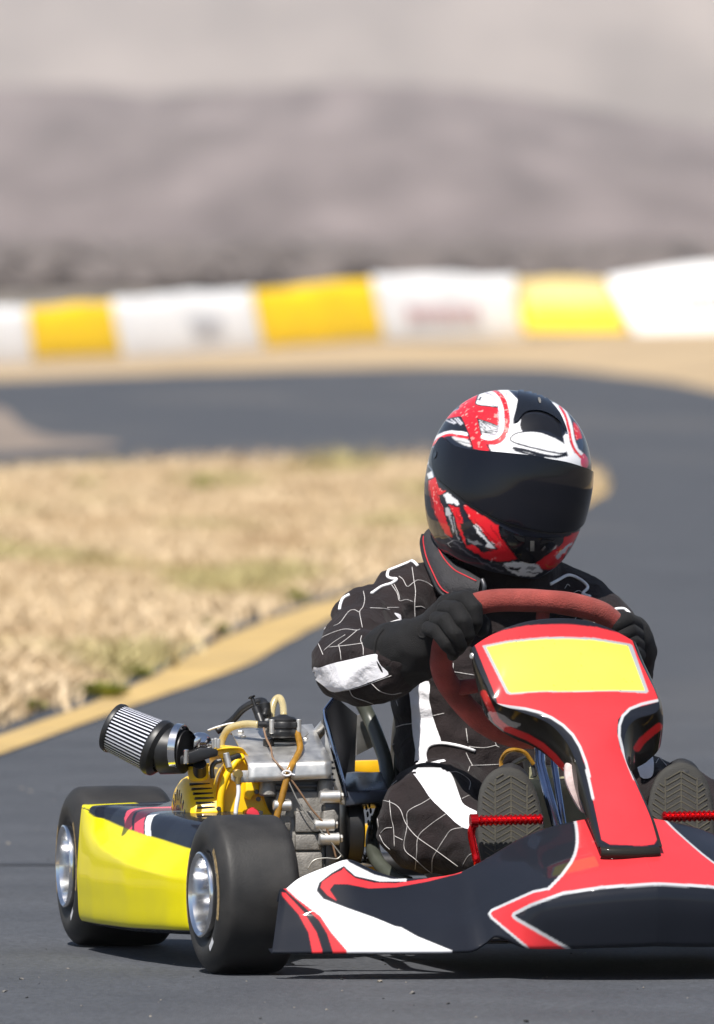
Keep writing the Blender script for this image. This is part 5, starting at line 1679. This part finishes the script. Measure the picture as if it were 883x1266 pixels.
def helm_local(az, el, off=0.0):
    P = helm_r(np.asarray(az, float), np.asarray(el, float))
    if np.any(np.asarray(off) != 0):
        e = 1e-3
        pa = helm_r(np.asarray(az) + e, np.asarray(el)); pe = helm_r(np.asarray(az), np.asarray(el) + e)
        n = np.cross(pa - P, pe - P); n /= np.linalg.norm(n, axis=-1, keepdims=True) + 1e-12
        n *= np.sign((n * P).sum(-1, keepdims=True))
        P = P + n * np.asarray(off)[..., None] if np.ndim(off) else P + n * off
    return P @ HRn.T + HC
NA, NE = 460, 300
EL0 = -1.02
azs = np.linspace(-math.pi, math.pi, NA + 1)
els = np.linspace(EL0, math.pi / 2 - 1e-3, NE)
AZ, EL = np.meshgrid(azs, els, indexing='ij')
HP3 = helm_local(AZ, EL)
mb = MB(); mb.grid(HP3)
# rolled lower edge and inside
rim = [HP3[:, 0], HP3[:, 0] * .97 + HC * .03 + np.array([0, 0, -.004]), HP3[:, 0] * .86 + HC * .14 + np.array([0, 0, .01]), HP3[:, 0] * .75 + HC * .25 + np.array([0, 0, .06])]
nshell = len(mb.v)
helmet = mb.build('helmet', M_HELM, person, angle=180, fix=False)
mb = MB(); mb.grid(np.stack(rim, 1)); mb.build('neck_roll', M_SEAL, helmet, angle=180)
HB = bvh_of(helmet)
P = HP3.reshape(-1, 3)
def helmet_paint(px, py):
    ZH = lambda p: zoomed(500, 460, 3.396, p)
    Z5 = lambda p: zoomed(515, 475, 8.027, p)
    Z6 = lambda p: zoomed(615, 475, 7.358, p)
    ZL = lambda p: zoomed(515, 590, 4.014, p)
    n = len(px); col = np.tile((.012, .015, .026), (n, 1)).astype(float)
    R = (.70, .012, .022); W = (.80, .80, .82); K = (.008, .009, .014)
    def poly(p, c, s=3): col[in_poly(px, py, cr(p, s, True) if s else p)] = c
    def line(p, w, c, s=5): col[near_line(px, py, cr(p, s) if s else p, w)] = c
    # white crown band and front
    poly(Z5([(620, 92), (700, 70), (900, 40), (900, 700), (740, 670), (700, 560), (640, 540), (640, 480), (800, 480), (830, 300), (800, 180), (720, 100)]), W)
    poly(ZH([(300, 85), (430, 68), (480, 80), (470, 140), (455, 210), (470, 215), (500, 190), (495, 250), (690, 330), (745, 355), (745, 400), (560, 355), (440, 340), (345, 325), (330, 270), (400, 200), (390, 110)]), W)
    poly(Z6([(0, 45), (90, 45), (160, 100), (185, 140), (140, 350), (170, 360), (225, 320), (215, 410), (120, 480), (110, 520), (300, 640), (0, 625)]), W)
    # soft grey shading printed round the crown band
    line(Z6([(80, 85), (125, 180), (130, 270), (110, 350)]), 3.2, (.45, .45, .48))
    # ornament inside the loop: white with black quills
    poly(Z5([(620, 95), (700, 85), (770, 130), (805, 230), (700, 215), (590, 195), (610, 140)]), W)
    line(Z5([(600, 150), (690, 180), (800, 225)]), .9, K); line(Z5([(640, 130), (625, 150)]), 2.2, K)
    poly(Z5([(600, 340), (690, 360), (805, 410), (815, 460), (790, 495), (700, 500), (650, 490), (625, 420)]), (.55, .55, .57))
    for a, b in [((620, 370), (690, 440)), ((640, 365), (740, 440)), ((660, 372), (800, 430)), ((640, 420), (700, 480)), ((680, 480), (800, 470)), ((700, 465), (810, 445)), ((650, 470), (760, 492))]:
        line([Z5([a])[0], Z5([b])[0]], 1.1, K, 0)
    # left black field with white quills
    poly(Z5([(300, 350), (430, 330), (490, 440), (480, 490), (350, 470), (230, 500), (180, 540), (200, 470)]), K)
    for a, b in [((300, 360), (375, 390)), ((340, 345), (390, 385)), ((375, 330), (440, 400)), ((400, 325), (455, 390))]:
        line([Z5([a])[0], Z5([b])[0]], 1.5, (.6, .6, .65), 0)
    poly(Z5([(350, 520), (500, 540), (540, 620), (440, 590)]), (.55, .55, .56)); line(Z5([(400, 560), (530, 590)]), .9, K)
    # white + red stripe over the visor's left end
    line(Z5([(130, 600), (180, 545), (250, 500), (330, 478), (420, 483), (500, 495)]), 4.2, W)
    line(Z5([(140, 618), (200, 560), (270, 515), (340, 500), (430, 518), (510, 532)]), 3.0, R)
    # big red ribbon
    poly(Z5([(240, 380), (330, 290), (420, 240), (440, 190), (520, 130), (620, 95), (600, 140), (590, 195), (700, 215), (805, 230), (808, 300), (808, 405), (700, 370), (610, 345), (640, 480), (690, 560), (730, 660), (560, 635), (530, 560), (490, 440), (440, 320), (380, 330), (300, 350)]), R, 2)
    line(Z5([(440, 325), (500, 450), (545, 580), (560, 640)]), 1.8, K); line(Z5([(610, 345), (640, 480), (690, 580), (735, 660)]), 1.9, K); line(Z5([(600, 342), (680, 365), (805, 412)]), 1.7, K)
    line(Z5([(620, 95), (600, 140), (592, 198), (700, 217), (805, 232)]), 1.7, K); line(Z5([(300, 350), (380, 328), (440, 322)]), 1.3, K); line(Z5([(240, 375), (330, 288), (420, 240)]), 1.2, (.25, .30, .38))
    # loop: white inside red
    loopw = Z5([(700, 78), (760, 95), (815, 160), (845, 260), (850, 380), (835, 470), (790, 520), (720, 535), (660, 522)])
    loopr = Z5([(740, 70), (800, 92), (860, 160), (892, 270), (895, 390), (880, 480), (840, 540), (780, 572), (700, 572)])
    line(loopr, 7.4, (.05, .01, .03)); line(loopr, 5.6, R); line(loopw, 5.2, W)
    line(Z5([(690, 85), (750, 110), (795, 175), (815, 270), (818, 380), (810, 460), (780, 500), (700, 508)]), 1.0, (.08, .02, .08))
    # top vent scoop and black front window
    poly(Z6([(95, 40), (190, 45), (400, 95), (470, 150), (560, 260), (620, 400), (630, 455), (600, 440), (560, 340), (480, 280), (380, 245), (280, 250), (225, 285), (190, 340), (150, 355), (155, 300), (185, 170), (180, 130)]), (.010, .014, .028), 3)
    poly(Z6([(220, 300), (250, 278), (330, 262), (420, 275), (520, 320), (565, 360), (590, 490), (480, 440), (400, 420), (215, 415)]), (.006, .006, .008), 2)
    line(Z6([(230, 272), (300, 250), (400, 255), (500, 295), (570, 350)]), 1.6, (.002, .002, .002)); line(Z6([(145, 355), (175, 352), (215, 310)]), 1.0, K)
    # oval
    line(Z6([(150, 580), (250, 600), (400, 640), (520, 660), (640, 640)]), 3.6, K); 
    line(Z6([(160, 600), (300, 640), (420, 665)]), 2.6, K)
    poly(Z6([(110, 505), (150, 450), (250, 425), (370, 425), (500, 465), (600, 520), (655, 580), (655, 625), (600, 640), (450, 615), (300, 580), (170, 545)]), K, 3)
    poly(Z6([(125, 500), (170, 455), (260, 438), (370, 440), (490, 478), (590, 530), (632, 580), (628, 612), (580, 622), (450, 600), (300, 565), (180, 530)]), W, 3)
    # right flank
    line(Z6([(570, 200), (620, 290), (650, 400), (670, 500), (700, 590), (760, 665)]), 2.8, R); line(Z6([(590, 210), (645, 300), (675, 400), (695, 510), (730, 590), (775, 640)]), 3.6, W)
    poly(Z6([(490, 160), (560, 190), (620, 300), (650, 420), (660, 530), (740, 700), (740, 735), (660, 700), (600, 480), (620, 460), (600, 350), (540, 230)]), W, 2)
    line(Z6([(570, 200), (620, 290), (650, 400), (670, 500), (700, 590), (760, 665)]), 3.0, R)
    poly(Z6([(690, 340), (740, 390), (770, 490), (720, 510), (700, 420)]), R, 2); poly(Z6([(720, 510), (775, 495), (780, 600), (740, 590)]), (.03, .05, .09), 2)
    poly(Z6([(770, 640), (800, 640), (830, 700), (820, 760), (760, 740)]), (.62, .03, .10), 2)
    # lower left: red zigzag ribbon, white teeth
    poly(ZL([(55, 20), (95, 0), (110, 55), (150, 70), (115, 90), (180, 290), (175, 300), (140, 280), (90, 170)]), R, 0)
    poly(ZL([(155, 135), (210, 150), (245, 290), (300, 350), (420, 355), (385, 330), (410, 370), (230, 130), (350, 200), (400, 240), (420, 300), (500, 400), (510, 412), (440, 420), (350, 410), (250, 350), (220, 300), (190, 210)]), R, 0)
    poly(ZL([(230, 140), (345, 210), (405, 245), (420, 300), (505, 408), (440, 418), (395, 350), (330, 280), (270, 215), (245, 180)]), R, 0)
    poly(ZL([(135, 85), (160, 78), (190, 105), (215, 130), (205, 140), (165, 128), (150, 130)]), W, 0)
    poly(ZL([(275, 230), (300, 235), (350, 300), (385, 330), (400, 355), (345, 350), (350, 320), (310, 285)]), W, 0)
    poly(ZL([(140, 150), (160, 150), (175, 185), (150, 190)]), (.5, .5, .52), 0)
    line(ZL([(165, 190), (175, 240), (185, 270)]), 1.4, (.45, .45, .47)); line(ZL([(180, 200), (195, 260), (210, 310)]), 1.2, (.35, .35, .37))
    poly(ZL([(215, 225), (300, 270), (345, 330), (250, 340)]), K, 0)
    poly(ZL([(430, 440), (470, 420), (580, 425), (610, 445), (630, 465), (590, 490), (530, 492), (470, 470)]), W, 2)
    line(ZL([(420, 425), (460, 455), (510, 465)]), 1.2, K); line(ZL([(550, 470), (620, 478)]), 1.2, K)
    poly(ZL([(590, 430), (650, 380), (710, 340), (730, 300), (800, 265), (805, 275), (770, 340), (720, 420), (690, 450), (640, 460)]), R, 0)
    poly(ZL([(690, 395), (720, 360), (770, 320), (770, 335), (730, 380), (700, 408)]), (.6, .62, .66), 0)
    line(ZL([(640, 430), (660, 445), (700, 430)]), .9, (.5, .2, .03))
    for q in ([(55, 20), (90, 170), (140, 280), (178, 302)], [(112, 88), (180, 292)], [(155, 135), (190, 210), (222, 300), (250, 350), (350, 412), (440, 420), (510, 412)], [(150, 70), (230, 128), (350, 198), (405, 240)], [(230, 140), (250, 190), (280, 235)], [(395, 350), (330, 280), (270, 215)], [(300, 350), (345, 352), (400, 357)], [(405, 245), (425, 300), (505, 405)], [(590, 430), (650, 380), (712, 340), (732, 300), (800, 265)]):
        line(ZL(q), 1.7, K)
    line(ZL([(140, 280), (220, 350), (330, 425), (430, 470)]), 1.6, (.10, .10, .12))
    for q in ([(60, 40), (70, 110), (100, 200)], [(95, 60), (110, 110), (125, 160)], [(200, 175), (215, 215)], [(290, 215), (330, 255), (370, 300), (430, 350)], [(370, 240), (400, 290), (450, 360)]):
        line(ZL(q), 1.2, (.30, .006, .012))
    poly(ZL([(300, 352), (345, 356), (385, 365), (350, 372), (320, 368)]), K, 0); poly(ZL([(455, 440), (480, 452), (520, 446), (505, 462), (470, 462)]), K, 0); poly(ZL([(540, 450), (575, 440), (600, 452), (570, 462)]), (.3, .3, .32), 0)
    poly(ZL([(250, 300), (275, 318), (300, 316), (330, 335), (290, 336), (262, 326)]), (.22, .22, .24), 0)
    # far left edge tooth
    poly(Z5([(105, 890), (150, 860), (170, 925), (120, 940)]), W, 0); line(Z5([(110, 730), (110, 790)]), 2.2, W, 0)
    line(Z5([(110, 800), (150, 850), (170, 920)]), 1.0, (.25, .3, .38)); line(Z5([(130, 620), (190, 625)]), .9, (.25, .3, .38))
    # printed flecks on the red
    return col
px, py = proj(P)
nrm = np.empty(len(P) * 3, np.float32); helmet.data.vertices.foreach_get('normal', nrm); nrm = nrm.reshape(-1, 3)
vd = CAM_L - P; vd /= np.linalg.norm(vd, axis=1)[:, None]
nrm *= np.sign((nrm * (P - HC)).sum(1))[:, None]
facing = (nrm * vd).sum(1)
wn_ = np.array([(noise.noise(Vector((a * .16, b * .16, 1))) + .5 * noise.noise(Vector((a * .4, b * .4, 2))), noise.noise(Vector((a * .16, b * .16, 5))) + .5 * noise.noise(Vector((a * .4, b * .4, 7)))) for a, b in zip(px, py)])
wamp = np.where(py > 602, 1.7, .35)[:, None]
warp = wn_ * wamp
colr = aa_paint(helmet_paint, px + warp[:, 0], py + warp[:, 1])
azf, elf = AZ.ravel(), EL.ravel()
mirror = helm_local(-azf, elf)
mx_, my_ = proj(mirror)
mfac = np.array([0.0] * len(P))
grid_f = facing.reshape(AZ.shape)[::-1].ravel()
colm = helmet_paint(mx_, my_)
hid = facing < .03
use = hid & (grid_f > .12)
colr[use] = colm[use]
colr[hid & ~use] = (.012, .015, .026)
# fleck the red print
fl = np.array([noise.noise(Vector(p) * 120) + .6 * noise.noise(Vector(p) * 260) for p in P])
isred = (colr[:, 0] > .4) & (colr[:, 1] < .1) & (py < 640)
colr[isred & (fl > .42)] = (.78, .22, .20)
set_col(helmet.data, colr)

# visor: a smoked shield over the eye port, symmetrical about the helmet's centre line
def px_to_angles(pts):
    out = []
    for a, b in pts:
        h = cast(HB, a, b)
        if h[0] is None: out.append((a, b, None)); continue
        q = (np.array(h[0]) - HC) @ HRn
        out.append((a, b, round(math.degrees(math.atan2(q[0], -q[1])), 1), round(math.degrees(math.asin(q[2] / np.linalg.norm(q))), 1)))
    return out

va = [0, 12, 28, 44, 58, 72, 84, 93, 99, 102.5, 104]
vt = [18.7, 18.7, 17.7, 16.8, 16.6, 17.9, 20.5, 22.4, 21.5, 18, 13]
vb = [-25.0, -24.7, -22.5, -18.8, -14.4, -10.3, -7.0, -3, 2.0, 6.5, 11]
def vis_curve(xs, ys, az): 
    c = cr(np.c_[np.r_[-np.array(xs[1:])[::-1], xs], np.r_[np.array(ys[1:])[::-1], ys]], 8)
    o = np.argsort(c[:, 0])
    return np.interp(az, c[o, 0], c[o, 1])
def band(name, az0, az1, lo, hi, off, m, par, na=120, ne=36, edge=.0):
    """a shaped piece standing proud of the shell between two elevation curves (degrees)"""
    rows = []
    for a in np.linspace(az0, az1, na):
        l, h = lo(a), hi(a)
        es = np.linspace(l, h, ne)
        o = np.full(ne, off); 
        e2 = np.r_[l - .15, l - .1, es, h + .1, h + .15]
        o2 = np.r_[-.001, off * .6, o, off * .6, -.001]
        rows.append(helm_local(np.full(len(e2), math.radians(a)), np.radians(e2), o2))
    mb = MB(); mb.grid(np.array(rows)); return mb.build(name, m, par, angle=60)
visor = band('visor', -103.9, 103.9, lambda a: vis_curve(va, vb, a), lambda a: vis_curve(va, vt, a), .0042, M_VISOR, helmet, 220, 60)
band('visor_seal', -97, 97, lambda a: vis_curve(va, vb, a) - 1.3, lambda a: vis_curve(va, vb, a) - .35, .0022, M_SEAL, visor, 160, 4)
# side pivot plate seen faintly at the end of the shield, chin vent and the scoop on the crown
ZL = lambda p: zoomed(515, 590, 4.014, p)
Z6 = lambda p: zoomed(615, 475, 7.358, p)
patch('chin_vent', cr(ZL([(412, 240), (450, 262), (520, 285), (600, 298), (690, 296), (725, 300), (712, 335), (650, 372), (590, 420), (545, 420), (500, 395), (455, 320), (420, 285)]), 3, True), HB, .0022, M_BGLOSS, helmet, 2)
patch('vent_slot', ZL([(480, 285), (535, 300), (535, 320), (505, 312)]), HB, .0027, M_SEAL, helmet, 2)
patch('vent_slot', ZL([(615, 312), (690, 306), (650, 322), (612, 330)]), HB, .0027, M_SEAL, helmet, 2)
patch('vent_mesh', ZL([(562, 312), (582, 312), (582, 362), (562, 362)]), HB, .0035, M_CAST, helmet, 1.5)
patch('vent_tab', ZL([(615, 355), (632, 335), (638, 342), (622, 362)]), HB, .0035, M_RIM, helmet, 1.5)
patch('crown_scoop', cr(Z6([(195, 52), (300, 66), (400, 100), (470, 160), (560, 268), (618, 400), (622, 440), (600, 425), (560, 345), (480, 283), (380, 248), (280, 252), (225, 287), (190, 338), (158, 348), (160, 300), (186, 175)]), 3, True), HB, .0032, M_BGLOSS, helmet, 2)
patch('scoop_plug', cr(Z6([(365, 140), (385, 145), (390, 180), (378, 188), (368, 165)]), 3, True), HB, .004, M_CAST, helmet, 1)
for a_, e_ in ((-96, 9), (96, 9)):
    c0 = helm_local(np.array([math.radians(a_)]), np.array([math.radians(e_)]), np.array([.0042]))[0]; c1 = helm_local(np.array([math.radians(a_)]), np.array([math.radians(e_)]), np.array([.0055]))[0]
    mb = MB(); mb.cyl(c0, c1, .006, 16, bev=.0006); mb.build('pivot_screw', M_BGLOSS, visor)

# ---------------------------------------------------------------- stitched leather collar under the helmet
def collar(mir):
    Lc = [(523, 662, .76), (521.5, 672, .74), (525, 690, .70), (532, 708, .665), (545, 733, .62), (566, 742, .60), (592, 745, .585)]
    Uc = [(534, 651, .77), (540, 661, .74), (543, 671, .70), (551, 687, .66), (564, 700, .63), (578, 708, .60), (594, 717, .58)]
    n = 8
    L = np.array([at_y(*p) for p in cr(Lc, n)]); U = np.array([at_y(*p) for p in cr(Uc, n)])
    m = len(L); rows = []
    xc = at_y(634, 700, .69)[0]
    for i in range(m):
        a, b = L[i], U[i]
        out = np.array([-.35, -.9, .1]); out /= np.linalg.norm(out)
        ring = []
        for q in np.linspace(0, 1, 9):
            ring.append(a + (b - a) * q + out * (.010 * math.sin(math.pi * q)))
        back = [b - out * .006 + (b - a) * .06, b - out * .018, a + (b - a) * .5 - out * .024, a - out * .014, a - out * .004 - (b - a) * .04]
        ring += back
        rows.append(ring + ring[:1])
    A = np.array(rows)
    if mir: A = A.copy(); A[:, :, 0] = 2 * xc - A[:, :, 0]
    mb = MB(); mb.grid(A)
    k = A.shape[1] - 1
    mb.f.append(tuple(range(k))); mb.m.append(0); mb.f.append(tuple((m - 1) * (k + 1) + j for j in range(k))); mb.m.append(0)
    o = mb.build('neck_collar', M_LEATH, person, angle=50)
    for col_i, inset in ((1, 0), (7, 0)):
        pth = A[2:-2, col_i] + np.array([0, -.0012, 0])
        m2 = MB(); m2.tube(pth, .0011, 6); m2.build('red_stitching', M_RSTITCH, o, angle=180)
    m2 = MB(); m2.tube(A[:, 0], .0035, 8); m2.build('edge_binding', M_SEAL, o, angle=180)
collar(False)
mb = MB(); mb.tube(cr([at_y(596, 716, .575), at_y(599, 726, .57), at_y(596, 742, .575)], 5), .004, 10); mb.build('collar_buckle', M_DSTEEL, person, angle=180)
# ================================================================ air
mb = MB(); mb.box((0, 3450, 172.5), (5200, 7100, 347.0))
haze = mb.build('haze', None or mat('tmp', (1, 1, 1)), None, smooth=False)
hm = bpy.data.materials.new('haze_mat'); hm.use_nodes = True
for n in list(hm.node_tree.nodes): hm.node_tree.nodes.remove(n)
ho = hm.node_tree.nodes.new('ShaderNodeOutputMaterial'); hv = hm.node_tree.nodes.new('ShaderNodeVolumePrincipled')
hv.inputs['Color'].default_value = (0.93, 0.92, 0.94, 1); hv.inputs['Density'].default_value = 1.1e-4
hv.inputs['Anisotropy'].default_value = 0.2
hm.node_tree.links.new(hv.outputs[0], ho.inputs['Volume'])
haze.data.materials.clear(); haze.data.materials.append(hm)
tag(haze, 'pale haze lying over the plain and hills', kind='stuff')
